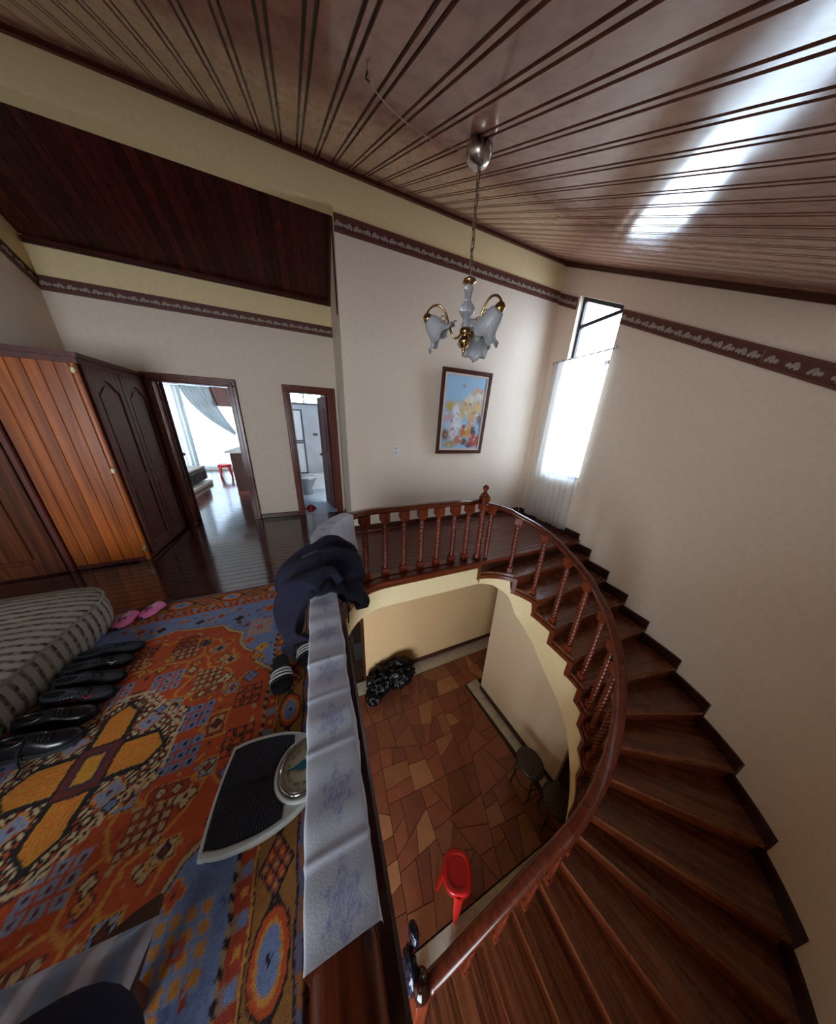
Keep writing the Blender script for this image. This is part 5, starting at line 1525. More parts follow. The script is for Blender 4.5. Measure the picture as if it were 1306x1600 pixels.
for k in range(13):
    val = k * 10; a = PI - 2 * PI * k / 13 - 0.18
    cu = bpy.data.curves.new('dial_number', 'FONT'); cu.body = str(val); cu.size = 0.019; cu.align_x = 'CENTER'; cu.align_y = 'CENTER'; cu.extrude = 0.0002; cu.resolution_u = 2
    o = bpy.data.objects.new('dial_number', cu); link(o); o.parent = DF
    r0 = DR - 0.035; o.location = (DCX + r0 * math.cos(a), r0 * math.sin(a), 0.0668); o.rotation_euler = (0, 0, a - PI / 2); cu.materials.append(M_LACE)
    dg = bpy.context.evaluated_depsgraph_get(); me_ = bpy.data.meshes.new_from_object(o.evaluated_get(dg)); me_.materials.clear(); me_.materials.append(M_LACE)
    oo = bpy.data.objects.new('dial_number', me_); link(oo); oo.parent = DF; oo.location = o.location; oo.rotation_euler = o.rotation_euler
    bpy.data.objects.remove(o); bpy.data.curves.remove(cu); oo.name = 'dial_number'
m = MB(); m.lathe([(0.0005, 0.081), (0.05, 0.0795), (DR - 0.005, 0.0745)], 40, (DCX, 0, 0), caps=False); m.build('dial_glass', glass_mat('dial glass', (0.95, 0.97, 0.95, 1), 0.25), SCA, local=True)

# ================================================================== white embroidered runner on the level handrail
def lev_path():
    P = [Vector((*p, 0)) for p in LEV]; Q = [P[0]]
    for a, b in zip(P[:-1], P[1:]):
        n = max(1, int((b - a).length / 0.005)); Q += [a + (b - a) * i / n for i in range(1, n + 1)]
    return Q
LP = lev_path(); LPS = s_len(LP)
i0 = next(i for i, p in enumerate(LP) if p.y > 0.142); i1 = next(i for i, p in enumerate(LP) if p.x > 0.215)
RUN = LP[i0:i1 + 1]; rs = LPS[i0:i1 + 1]; Ltot = rs[-1] - rs[0]
cross = []      # (offset across, drop) : left hang, over the top, right hang ; z measured from the rail top 0.803
NC = 64
vs = []; cols = []
motif_y = [0.185, 0.325, 0.475, 0.625, 0.79, 0.95, 1.12, 1.30, 1.48, 1.66, 1.84, 2.0]
for i, (p, s_) in enumerate(zip(RUN, rs)):
    f = (s_ - rs[0]) / Ltot
    a, b = RUN[max(i - 1, 0)], RUN[min(i + 1, len(RUN) - 1)]; t = (b - a).normalized(); side = Vector((t.y, -t.x, 0))
    dl = 0.10 + 0.12 * max(0, f - 0.5); dr = 0.035 + 0.30 * min(1, max(0, (f - 0.66) / 0.2)) 
    hw = 0.0605
    L_l, L_t, L_r = dl, 2 * hw, dr; tot = L_l + L_t + L_r
    fold = 0.0022 * math.sin(s_ * 31 + 1) + 0.0018 * math.sin(s_ * 67) + 0.004 * math.exp(-((s_ - rs[0] - 0.52) / 0.006) ** 2) + 0.004 * math.exp(-((s_ - rs[0] - 0.27) / 0.006) ** 2) + 0.003 * math.exp(-((s_ - rs[0] - 0.40) / 0.006) ** 2) + 0.004 * math.exp(-((s_ - rs[0] - 0.10) / 0.005) ** 2)
    for j in range(NC + 1):
        q = tot * j / NC
        sk = 0.0
        if q < L_l: off, z_ = -hw + 0.004 * (1 - q / L_l), 0.806 - (L_l - q)
        elif q < L_l + L_t: 
            off = -hw + (q - L_l); e = abs(off) / hw; z_ = 0.806 + 0.004 * (1 - e ** 4)
        else: 
            qq = q - L_l - L_t; off, z_ = hw + 0.006 * math.sin(s_ * 19 + qq * 12) * (qq / max(L_r, 0.01)) + 0.10 * qq * (f > 0.6), 0.806 - qq
        off += fold * 0.5 * (1 if off > 0 else -1)
        c = p + side * off
        vs.append((c.x, c.y, z_ + (fold if abs(off) < hw else 0)))
        # embroidery
        u_ = off if abs(off) < hw else (hw + (q - L_l - L_t) if off > 0 else -hw - (L_l - q))
        col = np.array([0.62, 0.65, 0.74])
        y_ = p.y if p.x < -0.02 else p.y + (p.x + 0.035) * 0.7
        for my in motif_y:
            d = math.hypot((u_ - 0.004) / 0.030, (y_ - my) / 0.036)
            if d < 1.5:
                an = math.atan2(y_ - my, u_ - 0.004)
                w = max(0, min(1, (1.0 - d * (0.95 + 0.30 * math.cos(an * 6))) * 4)) * 0.6
                tex = 0.5 + 0.5 * (1 if math.sin(d * 17 + 2 * math.cos(an * 6)) > -0.1 else -0.6)
                col = col * (1 - 0.75 * min(1, 1.6 * w) * tex) + np.array([0.24, 0.26, 0.56]) * 0.75 * min(1, 1.6 * w) * tex
                col = col * (1 - 0.12 * max(0, 1.5 - d)) + np.array([0.40, 0.44, 0.56]) * 0.12 * max(0, 1.5 - d)
        cols.append(col)
m = MB(); nc = NC + 1
m.add(vs, [(i * nc + j, i * nc + j + 1, (i + 1) * nc + j + 1, (i + 1) * nc + j) for i in range(len(RUN) - 1) for j in range(NC)], True)
o = m.build('table_runner', attr_mat('white voile with blue embroidery', 0.8, 0.15, 300), fixn=False); set_cols(o, np.array(cols))
tag(o, 'long white runner with blue embroidered motifs laid over the level handrail', 'cloth')

# ================================================================== navy jacket thrown over the handrail
def jacket():
    nu, nv = 90, 70; vs = []
    def fn(u, v):
        # v along the rail: 0 near the camera; u: 0 left hem .. 1 right hem
        ang = (u - 0.5) * 2
        env = max(0.0, 1 - abs(2 * v - 1) ** 3.0)
        y_ = 1.03 + 0.47 * v
        half = 0.068
        dropL = (0.22 + 0.26 * max(0, 1 - abs(v - 0.25) / 0.6)) * (0.55 + 0.45 * env)
        dropR = (0.13 + 0.26 * max(0, 1 - abs(v - 0.40) / 0.55)) * (0.5 + 0.5 * env)
        arcL = half + dropL; arcR = half + dropR
        d = ang * (arcL if ang < 0 else arcR)
        top = 0.825 + 0.065 * env ** 0.6 + 0.012 * math.sin(v * 16 + u * 3)
        e = abs(d)
        flare = 0.42 if d < 0 else 0.40
        if e < half:
            off = d; z_ = top + 0.012 * math.cos(e / half * PI / 2)
        else:
            ex = e - half; r = 0.13
            th = min(1.0, ex / r)
            off = half + 0.10 * env * math.sin(th * PI / 2) + flare * ex * (0.25 + 0.4 * v)
            z_ = top - ex * (0.35 + 0.65 * th)
            off = off if d > 0 else -off
        fold = 0.019 * math.sin(7 * ang + 9 * v + 2 * math.sin(5 * v)) + 0.014 * math.sin(17 * v + 6 * ang) + 0.005 * math.sin(29 * v - 11 * ang)
        k = min(1, e / 0.06)
        off += (1 if d > 0 else -1) * fold * k * 1.3; z_ += fold * (1 - 0.6 * k) * 0.8
        y2 = y_ + 0.05 * math.sin(ang * 2.2 + 0.5) + (0.30 * (e - half) * (1.3 * v - 0.55) if e > half else 0) + 0.02 * math.sin(ang * 11)
        if e < half + 0.02: z_ = max(z_, 0.822)
        return (-0.034 + off, y2, z_)
    m = MB(); m.grid(fn, nu, nv); return m
o = jacket().build('jacket', M_NAVY); solid(o, 0.012); tag(o, 'dark navy jacket thrown over the level handrail on the white runner', 'jacket')
J = o
m = MB()
for k, (z_, amp) in enumerate(((0.842, 0.0), (0.865, 0.004))):      # sleeve cuff wrapped over the runner at the near end
    pass
def cuff(u, v):
    a = PI * (u * 1.16 - 0.08); r = 0.083 + 0.008 * math.sin(u * 13 + v * 4) 
    return (-0.034 + r * math.cos(a) * (1 + 0.25 * v), 1.01 + 0.20 * v + 0.012 * math.sin(u * 9), 0.772 + (0.062 + 0.03 * v) * max(-0.6, math.sin(a)) ** 1 + 0.004 * math.sin(u * 21))
m.grid(cuff, 30, 12); solid(m.build('sleeve_cuff', M_DARKNAVY, J), 0.010)
m = MB(); m.tube([(-0.12, 1.20, 0.93), (-0.05, 1.22, 0.945), (0.02, 1.21, 0.935)], 0.006, 6); m.build('pocket_zip', M_BLACK, J)
m = MB(); m.tube([(0.064, 1.02, 0.78), (0.07, 1.0, 0.70), (0.066, 0.985, 0.64)], 0.004, 6); m.build('drawstring', M_BLACK, J)

# ================================================================== satin cushion and navy clothing at the bottom left, on a wooden stool
STL = empty('low_stool', (-0.80, 0.36, 0.016), 0, 'low wooden stool under the satin cushion at the bottom left', 'stool')
m = MB(); m.prism([(-1.25, 0.10), (-0.56, 0.10), (-0.565, 0.545), (-0.62, 0.535), (-0.85, 0.45), (-1.25, 0.45)], 0.19, 0.22); m.build('seat', wood('dull brown stool wood', S(74, 50, 34), S(104, 74, 50), 0.6, axis='X'), STL)
for x_, y_ in ((-1.18, 0.16), (-0.62, 0.16), (-0.62, 0.42), (-1.18, 0.40)):
    m = MB(); m.box((x_ - 0.025, y_ - 0.025, 0.016), (x_ + 0.025, y_ + 0.025, 0.19), 0.004); m.build('leg', M_CABL, STL)
def satin_mat():
    m, nt, b = new_mat('blue grey satin')
    N, L = nt.nodes, nt.links
    tc = N.new('ShaderNodeTexCoord'); wv = N.new('ShaderNodeTexWave'); wv.inputs['Scale'].default_value = 3.2; wv.inputs['Distortion'].default_value = 5; wv.inputs['Detail'].default_value = 2
    L.new(tc.outputs['Object'], wv.inputs['Vector'])
    rp = N.new('ShaderNodeValToRGB'); e = rp.color_ramp.elements; e[0].position = 0.2; e[0].color = S(112, 132, 158); e[1].position = 0.9; e[1].color = S(200, 202, 210)
    q = e.new(0.55); q.color = S(140, 132, 142)
    L.new(wv.outputs['Fac'], rp.inputs['Fac']); L.new(rp.outputs['Color'], b.inputs['Base Color']); b.inputs['Roughness'].default_value = 0.32; b.inputs['Sheen Weight'].default_value = 0.4
    return m
def cush(u, v, s=1):
    a, b = u * 2 - 1, v * 2 - 1
    th = (max(0, 1 - abs(a) ** 2.6) * max(0, 1 - abs(b) ** 2.6)) ** 0.5
    x_, y_ = a * 0.30 * (1 - 0.06 * (1 - abs(b))), b * 0.21 * (1 - 0.06 * (1 - abs(a)))
    w = 0.006 * math.sin(14 * a + 5 * b) + 0.006 * math.sin(9 * b - 6 * a) + 0.010 * math.sin(26 * b + 9 * a) * max(0, a) ** 2
    q = Matrix.Rotation(math.radians(-6), 3, 'Z') @ Vector((x_, y_, 0))
    return (-0.835 + q.x, 0.295 + q.y, 0.300 + s * (0.07 * th + w * th) + 0.0)
m = MB(); m.grid(lambda u, v: cush(u, v, 1), 30, 24); m.grid(lambda u, v: cush(u, v, -1), 30, 24)
o = m.build('satin_cushion', satin_mat()); tag(o, 'shiny blue grey satin cushion lying at the bottom left corner', 'cushion')
m = MB()
def cl(u, v):
    a, b = 2 * PI * u, v
    r = 0.05 + 0.20 * math.sin(PI * min(0.999, 0.02 + b * 0.55)) ; 
    rr = r * (1 + 0.05 * math.sin(3 * a + 4 * b))
    return (-0.640 + rr * 0.82 * math.cos(a), 0.215 + rr * 0.75 * math.sin(a), 0.30 + 0.17 * math.cos(PI * b * 0.5) + 0.008 * math.sin(7 * a))
m.grid(cl, 40, 16)
o = m.build('navy_clothing', M_DARKNAVY); tag(o, 'bunched dark navy garment on the satin cushion at the bottom edge', 'clothing')

# ================================================================== chandelier
CX, CY = 0.92, 1.519
ZCEIL = zc(CY) - 0.014
CH = empty('chandelier', (CX, CY, ZCEIL), 0, 'brass three arm chandelier with frosted tulip shades hanging over the stairwell', 'chandelier')
slope = math.atan(SL)
Rc = Matrix.Translation((CX, CY, zc(CY) - 0.010)) @ Matrix.Rotation(slope, 4, 'X')
m = MB(); m.lathe([(0.058, 0.0), (0.066, -0.03), (0.066, -0.05), (0.056, -0.072), (0.036, -0.086), (0.012, -0.092), (0.008, -0.096)], 28, (0, 0, 0), None)
m.v = [tuple(Rc @ Vector(v)) for v in m.v]; m.build('canopy', M_STEEL, CH)
ztop, zbot = zc(CY) - 0.112, 2.405
m = MB()
M_CHAIN = plain('dull brass chain', S(126, 108, 84), 0.35, metal=0.8)
loop = [(0.0095 * math.cos(a), 0, 0.0095 * math.sin(a) + (0.016 if math.sin(a) > 0 else -0.016)) for a in [2 * PI * i / 14 for i in range(15)]]
m.tube(loop, 0.0028, 6); link0 = m.build('chain_link', M_CHAIN, CH, local=True)
nl = int((ztop - zbot) / 0.043)
for k in range(nl + 1):
    loc = Vector((CX, CY, zbot + 0.01 + k * (ztop - zbot) / nl)) - CH.location; rot = (0, 0, (PI / 2 if k % 2 else 0) + 0.4)
    if k == 0: link0.location = loc; link0.rotation_euler = rot
    else: mesh_copy(link0, loc, rot, CH)
m = MB(); m.tube([(CX + 0.004 * math.sin(i * 1.7), CY + 0.004 * math.cos(i * 1.7), zbot + (ztop + 0.02 - zbot) * i / 30) for i in range(31)], 0.0022, 6); m.build('cable', M_STEEL, CH)
M_CRYS = plain('clear ribbed glass', S(205, 208, 214), 0.12); M_CRYS.node_tree.nodes['Principled BSDF'].inputs['Transmission Weight'].default_value = 0.55
m = MB(); m.lathe([(0.008, 2.408), (0.014, 2.402), (0.036, 2.392), (0.040, 2.382), (0.026, 2.372), (0.012, 2.366)], 24, (CX, CY, 0)); m.build('collar', M_BRASS, CH)
def ribbed(prof, n=32, amp=0.06, ribs=12):
    vs = []
    for r, z_ in prof:
        for j in range(n):
            a = 2 * PI * j / n; q = r * (1 + amp * math.cos(ribs * a)); vs.append((CX + q * math.cos(a), CY + q * math.sin(a), z_))
    mm = MB(); mm.add(vs, [(i * n + j, i * n + (j + 1) % n, (i + 1) * n + (j + 1) % n, (i + 1) * n + j) for i in range(len(prof) - 1) for j in range(n)], True); return mm
ribbed([(0.016, 2.37), (0.026, 2.355), (0.020, 2.33), (0.016, 2.30), (0.022, 2.285), (0.040, 2.265), (0.043, 2.245), (0.036, 2.225), (0.020, 2.21), (0.018, 2.195), (0.026, 2.18), (0.026, 2.17), (0.016, 2.16)], 48).build('glass_column', M_CRYS, CH)
m = MB(); m.lathe([(0.014, 2.165), (0.032, 2.155), (0.036, 2.14), (0.030, 2.125), (0.018, 2.118), (0.024, 2.108), (0.036, 2.098), (0.037, 2.085), (0.026, 2.066), (0.012, 2.055), (0.010, 2.045), (0.013, 2.038), (0.006, 2.03), (0.004, 2.02)], 26, (CX, CY, 0)); m.build('body', M_BRASS, CH)
M_FROST = plain('frosted white glass', S(214, 216, 222), 0.35, bump=0.05, bscale=200); M_FROST.node_tree.nodes['Principled BSDF'].inputs['Transmission Weight'].default_value = 0.35
rv = Vector((0.854, -0.52, 0)); av = Vector((0.52, 0.854, 0))
for th in (190, 63, -42):
    d = rv * math.cos(math.radians(th)) + av * math.sin(math.radians(th))
    P = []
    for r, z_ in ((0.028, 2.125), (0.05, 2.105), (0.075, 2.115), (0.10, 2.165), (0.125, 2.225), (0.16, 2.262), (0.20, 2.262), (0.232, 2.235), (0.245, 2.205)):
        P.append(Vector((CX, CY, z_)) + d * r)
    sm = []
    for i in range(len(P) - 1):
        p0, p1, p2, p3 = P[max(i - 1, 0)], P[i], P[i + 1], P[min(i + 2, len(P) - 1)]
        for k in range(4):
            t = k / 4; sm.append(0.5 * ((2 * p1) + (-p0 + p2) * t + (2 * p0 - 5 * p1 + 4 * p2 - p3) * t * t + (-p0 + 3 * p1 - 3 * p2 + p3) * t ** 3))
    sm.append(P[-1])
    m = MB(); m.tube(sm, 0.0065, 8)
    c0 = Vector((CX, CY, 2.225)) + d * 0.125      # scroll leaf under the arm
    m.tube([c0 + d * (0.02 * math.cos(a) * (1 - a / 9) + 0.012) + Vector((0, 0, -0.026 + 0.02 * math.sin(a) * (1 - a / 9))) for a in [i * 0.5 for i in range(12)]], 0.0032, 6)
    A = m.build('arm', M_BRASS, CH)
    tilt = math.radians(46)
    ax = d.cross(Vector((0, 0, 1)))
    R_ = Matrix.Rotation(-tilt, 4, ax)
    top = P[-1] + Vector((0, 0, 0.004))
    T_ = Matrix.Translation(top) @ R_
    m = MB(); m.lathe([(0.006, 0.012), (0.02, 0.006), (0.027, -0.012), (0.030, -0.03), (0.024, -0.034)], 18); m.v = [tuple(T_ @ Vector(v)) for v in m.v]; m.build('lamp_holder', M_BRASS, A)
    prof = [(0.026, -0.022), (0.040, -0.036), (0.050, -0.065), (0.055, -0.095), (0.064, -0.118), (0.084, -0.138), (0.108, -0.144)]
    n = 96; vs = []
    for i, (r, z_) in enumerate(prof):
        f = i / (len(prof) - 1)
        for j in range(n):
            a = 2 * PI * j / n; w = (0.10 * f ** 3) * math.cos(8 * a); rib = 0.022 * math.cos(24 * a) * min(1, f * 2)
            vs.append(T_ @ Vector(((r * (1 + w * 0.6 + rib)) * math.cos(a), (r * (1 + w * 0.6 + rib)) * math.sin(a), z_ - 0.009 * f ** 3 * math.cos(8 * a + 0.6))))
    m = MB(); m.add([tuple(v) for v in vs], [(i * n + j, i * n + (j + 1) % n, (i + 1) * n + (j + 1) % n, (i + 1) * n + j) for i in range(len(prof) - 1) for j in range(n)], True)
    o = m.build('shade', M_FROST, A, fixn=False); solid(o, 0.003)
    m = MB(); m.sphere((0, 0, -0.07), 0.024, 14, 10, (1, 1, 1.3)); m.v = [tuple(T_ @ Vector(v)) for v in m.v]; m.build('bulb', M_WHITE, A)
# loose wire on the ceiling
m = MB()
wp = [(0.341, 1.504), (0.392, 1.584), (0.472, 1.662), (0.572, 1.722), (0.695, 1.762), (0.814, 1.767), (0.909, 1.740), (0.925, 1.60)]
m.tube([(x_, y_, zc(y_) - 0.0165 - (0.008 if 0 < i < 6 else 0.0)) for i, (x_, y_) in enumerate(wp)], 0.0017, 6)
WR = m.build('wire', plain('beige wire', S(176, 160, 140), 0.6)); tag(WR, 'thin pale wire running loose along the wooden ceiling to the lamp', 'wire')
m = MB(); m.tube([(0.341, 1.50, zc(1.50) - 0.016), (0.335, 1.495, zc(1.495) - 0.035), (0.35, 1.50, zc(1.5) - 0.04)], 0.004, 6); m.build('hook', M_BLACK, WR)

# ================================================================== picture and switch
PX0, PX1, PZ0, PZ1 = 1.735, 2.595, 1.19, 2.385
PW, PHh = PX1 - PX0, PZ1 - PZ0
PIC = empty('picture', (PX0, YP - 0.022, PZ0), 0, 'framed baroque style print with brown frame hanging on the cream wall', 'picture')
PIC.rotation_euler = (math.radians(3.6), 0, 0)
fr_ = 0.055
m = MB()
for a, b in (((0, 0, 0), (PW, 0, fr_)), ((0, 0, PHh - fr_), (PW, 0, PHh)), ((0, 0, fr_), (fr_, 0, PHh - fr_)), ((PW - fr_, 0, fr_), (PW, 0, PHh - fr_))):
    m.box((a[0], -0.03, a[2]), (b[0], 0.0, b[2]), 0.007)
m.build('frame', M_TRIM, PIC, local=True)
m = MB(); i_ = fr_ + 0.03
for a, b in (((fr_, 0, fr_), (PW - fr_, 0, i_)), ((fr_, 0, PHh - i_), (PW - fr_, 0, PHh - fr_)), ((fr_, 0, i_), (i_, 0, PHh - i_)), ((PW - i_, 0, i_), (PW - fr_, 0, PHh - i_))):
    m.box((a[0], -0.02, a[2]), (b[0], -0.004, b[2]), 0.003)
m.build('liner', plain('pale picture liner', S(206, 188, 180), 0.6), PIC, local=True)
nx_, nz2 = 110, 160
gu, gv = np.meshgrid(np.linspace(0, 1, nx_ + 1), np.linspace(0, 1, nz2 + 1))
PI_ = np.empty(gu.shape + (3,)); PI_[:] = lin(150, 186, 214)
PI_ += (gv[..., None] - 0.5) * 0.05
def blob(cx, cy, rx, ry, c, ang=0, soft=0.25, wob_=0.18, seed=0):
    ca, sa = math.cos(math.radians(ang)), math.sin(math.radians(ang))
    x_, y_ = (gu - cx) * 0.72, (gv - cy)
    a_, b_ = (x_ * ca + y_ * sa) / rx, (-x_ * sa + y_ * ca) / ry
    d = np.hypot(a_, b_) * (1 + wob_ * np.sin(5 * np.arctan2(b_, a_) + seed) + 0.5 * wob_ * np.sin(11 * np.arctan2(b_, a_) + 2 * seed))
    w = np.clip((1 - d) / soft, 0, 1)[..., None]
    PI_[:] = PI_ * (1 - w) + np.array(c) * w
gold_, pale_, peach_, brown_, whit_ = lin(216, 178, 112), lin(226, 212, 184), lin(214, 160, 122), lin(112, 78, 52), lin(220, 222, 232)
for a in ((0.85, 0.60, .20, .17, gold_, 20, .8), (0.62, 0.70, .20, .10, pale_, 30, .8), (0.50, 0.58, .22, .10, gold_, 10, .9), (0.70, 0.50, .25, .10, lin(206, 186, 120), 0, .9), (0.9, 0.78, .10, .09, pale_, 0, .8),
          (0.15, 0.60, .10, .13, lin(190, 166, 96), 80, .6), (0.45, 0.88, .04, .03, lin(170, 150, 140), 20, .5), (0.80, 0.84, .05, .05, peach_, 0, .5), (0.72, 0.80, .05, .06, lin(206, 170, 140), 0, .5), (0.90, 0.82, .04, .05, lin(196, 150, 120), 0, .5),
          (0.30, 0.63, .045, .05, peach_, 0, .4), (0.31, 0.52, .09, .14, whit_, 10, .5), (0.50, 0.66, .10, .03, lin(196, 170, 110), -20, .6), (0.48, 0.50, .05, .14, lin(206, 184, 120), -30, .6), (0.12, 0.44, .14, .07, lin(196, 160, 176), 20, .5),
          (0.22, 0.30, .14, .12, lin(190, 192, 206), -20, .5), (0.36, 0.36, .12, .14, whit_, 0, .6), (0.30, 0.20, .10, .10, lin(206, 204, 208), 0, .5), (0.08, 0.20, .09, .11, brown_, 0, .6), (0.72, 0.46, .06, .09, peach_, -10, .4), (0.93, 0.44, .05, .10, lin(120, 92, 100), 10, .5),
          (0.74, 0.34, .09, .10, lin(214, 150, 110), 0, .5), (0.56, 0.24, .10, .10, lin(196, 112, 48), 0, .5), (0.70, 0.24, .07, .10, lin(206, 150, 48), 10, .5), (0.82, 0.26, .06, .09, lin(44, 62, 96), 20, .4), (0.88, 0.12, .13, .13, lin(176, 72, 56), 0, .4),
          (0.42, 0.12, .09, .09, lin(190, 112, 76), 0, .5), (0.60, 0.10, .08, .07, brown_, 0, .5), (0.22, 0.06, .16, .07, lin(156, 140, 92), 0, .6), (0.74, 0.05, .07, .06, lin(90, 52, 60), 0, .5), (0.55, 0.33, .04, .05, lin(150, 86, 60), 0, .5)):
    blob(*a, wob_=0.07, seed=a[0] * 17)
r3 = np.random.default_rng(11)
for _ in range(90):
    fx, fy = r3.uniform(0.05, 0.95), r3.uniform(0.04, 0.72)
    if fy > 0.55 + 0.25 * fx: continue
    cc_ = [peach_, pale_, lin(176, 140, 110), gold_, whit_, lin(190, 140, 110), lin(150, 120, 120), lin(200, 180, 170)][r3.integers(0, 8)]
    blob(fx, fy, r3.uniform(0.012, 0.05), r3.uniform(0.006, 0.022), cc_, r3.uniform(0, 180), 0.5, 0.15, r3.uniform(0, 6))
PI_ *= (1 + 0.0 * gu + rng.normal(0, 0.03, gu.shape))[..., None]
m = MB(); m.grid(lambda u, v: (i_ + u * (PW - 2 * i_), -0.008, i_ + v * (PHh - 2 * i_)), nx_, nz2, False)
rr_ = np.random.default_rng(3)
o = m.build('print', attr_mat('printed canvas', 0.45, 0.0), PIC, local=True, fixn=False); set_cols(o, np.clip(PI_.reshape(-1, 3), 0, 1))
SW = empty('light_switch', (1.098, YP - 0.001, 1.235), 0, 'small white wall switch plate left of the picture', 'switch')
m = MB(); m.box((1.055, YP - 0.010, 1.168), (1.142, YP - 0.001, 1.30), 0.004); m.build('plate', M_WHITE, SW)
for z_ in (1.205, 1.265):
    m = MB(); m.box((1.078, YP - 0.016, z_ - 0.018), (1.119, YP - 0.009, z_ + 0.018), 0.003); m.build('rocker', plain('grey rocker', S(190, 190, 188), 0.4), SW)

# ================================================================== bedroom behind the left door
BYW = 9.85
M_BWALL = plain('bedroom white wall', S(216, 210, 198), 0.6, var=0.03)
m = MB(); m.box((-5.2, YH + 0.12, -0.30), (-0.62, BYW + 0.2, -0.02)); m.box((D1[0], YH - 0.01, -0.30), (D1[1], YH + 0.13, -0.02))
FB = m.build('floor', M_CEILD); tag(FB, kind='structure')
y = YH - 0.0
while y < 7.6:
    plank_row(FB, (D1[0] + 0.015) if y < YH + 0.11 else -3.3, (D1[1] - 0.015) if y < YH + 0.11 else -0.9, y, y + W_ * 1.0, 0, M_PLANK, 1)
    y += W_ * 1.0
plank_big = MB(); plank_big.box((-5.1, y, -0.02), (-0.7, BYW, 0.0)); plank_big.build('floor_boards', M_PLANK, FB)
m = MB(); m.box((-3.29, YH + 0.125, -0.02), (-5.1, y, 0.0)); m.build('floor_boards', M_PLANK, FB)
wall_quad('wall_bedroom', (-5.2, BYW), (-0.7, BYW), (-0.02,) * 2, (2.75,) * 2, 0.15, M_BWALL, holes=((0.75, 3.0, 0.08, 2.48),))
wall_quad('wall_bedroom', (-5.2, YH + 0.12), (-5.2, BYW), (-0.02,) * 2, (2.75,) * 2, 0.1, M_BWALL)
wall_quad('wall_bedroom', (-0.72, BYW), (-0.72, YH + 0.12), (-0.02,) * 2, (2.75,) * 2, 0.08, M_BWALL)
m = MB(); m.box((-5.3, YH + 0.10, 2.70), (-0.62, BYW + 0.2, 2.80)); tag(m.build('ceiling', M_WHITE), kind='structure')
wf = MB(); wx0, wx1 = -4.45, -2.2
for x_ in (wx0 + 0.02, -3.70, -2.98, wx1 - 0.02): wf.box((x_ - 0.025, BYW + 0.04, 0.08), (x_ + 0.025, BYW + 0.09, 2.48))
for z_ in (0.10, 2.0, 2.46): wf.box((wx0, BYW + 0.04, z_ - 0.022), (wx1, BYW + 0.09, z_ + 0.022))
W2 = wf.build('window_2', M_WHITE); tag(W2, kind='structure')
for a, b in ((wx0 + 0.045, -3.725), (-3.675, -3.005), (-2.955, wx1 - 0.045)):
    m = MB(); m.box((a, BYW + 0.06, 0.12), (b, BYW + 0.066, 1.98)); m.box((a, BYW + 0.06, 2.02), (b, BYW + 0.066, 2.44)); m.build('pane', M_GLASS, W2)
m = MB()
for k in range(17):       # balcony railing outside
    x_ = wx0 + k * (wx1 - wx0) / 16; m.box((x_ - 0.012, BYW + 0.55, 0.05), (x_ + 0.012, BYW + 0.574, 0.95))
m.box((wx0, BYW + 0.54, 0.95), (wx1, BYW + 0.585, 1.0)); m.box((wx0, BYW + 0.15, -0.05), (wx1, BYW + 0.7, 0.03))
m.build('balcony_rail', plain('white railing', S(210, 214, 218), 0.5), W2)
M_DRAPE = sheer('cream drape', (0.25, 0.26, 0.25, 1), 0.95)
M_SH2 = sheer('thin white net', (0.36, 0.40, 0.43, 1), 0.88)
m = MB(); m.grid(lambda u, v: (-4.6 + u * 1.12, BYW - 0.10 - 0.03 * (1 + math.sin(u * 60)) * (0.6 + 0.4 * (1 - v)), 0.03 + v * 2.42), 100, 8)
o = m.build('drape', M_DRAPE); tag(o, 'straight cream drape hanging at the left of the bedroom window', 'curtain')
def swag(u, v):
    # u along the top heading from left to right, v from top down; gathered to a tie at the right
    xt, zt_ = -3.48 + u * 0.72, 2.46 + 0.0 * u
    xe, ze = -2.36 + 0.03 * u, 1.10 + 0.10 * u
    s = v; bow = math.sin(PI * s) * (0.10 + 0.22 * (1 - u))
    return (xt + (xe - xt) * (s ** 1.5) , BYW - 0.13 - 0.025 * (1 + math.sin(u * 46)) * (1 - 0.5 * s), zt_ + (ze - zt_) * s - bow * 0.22)
m = MB(); m.grid(swag, 90, 24); o = m.build('drape', M_DRAPE); tag(o, 'cream drape swept to the right and tied back in the bedroom', 'curtain')
m = MB(); m.grid(lambda u, v: (-3.6 + u * 1.5, BYW - 0.05 - 0.012 * math.sin(u * 50), 0.04 + v * 2.42), 70, 6); o = m.build('net_curtain', M_SH2); tag(o, 'thin white net curtain over the bedroom window between the drapes', 'curtain')
m = MB(); m.box((-4.62, BYW - 0.20, 2.47), (-2.82, BYW - 0.03, 2.58), 0.008); o = m.build('pelmet', M_WHITE); tag(o, 'white pelmet above the bedroom drapes', 'pelmet')
m = MB(); m.box((-2.78, BYW - 0.105, 1.95), (-1.9, BYW - 0.075, 2.62), 0.006); o = m.build('dark_board', M_CABD); tag(o, 'dark board above the tied back bedroom drape', 'board')  # dark flat board filling the gap above the swept drape
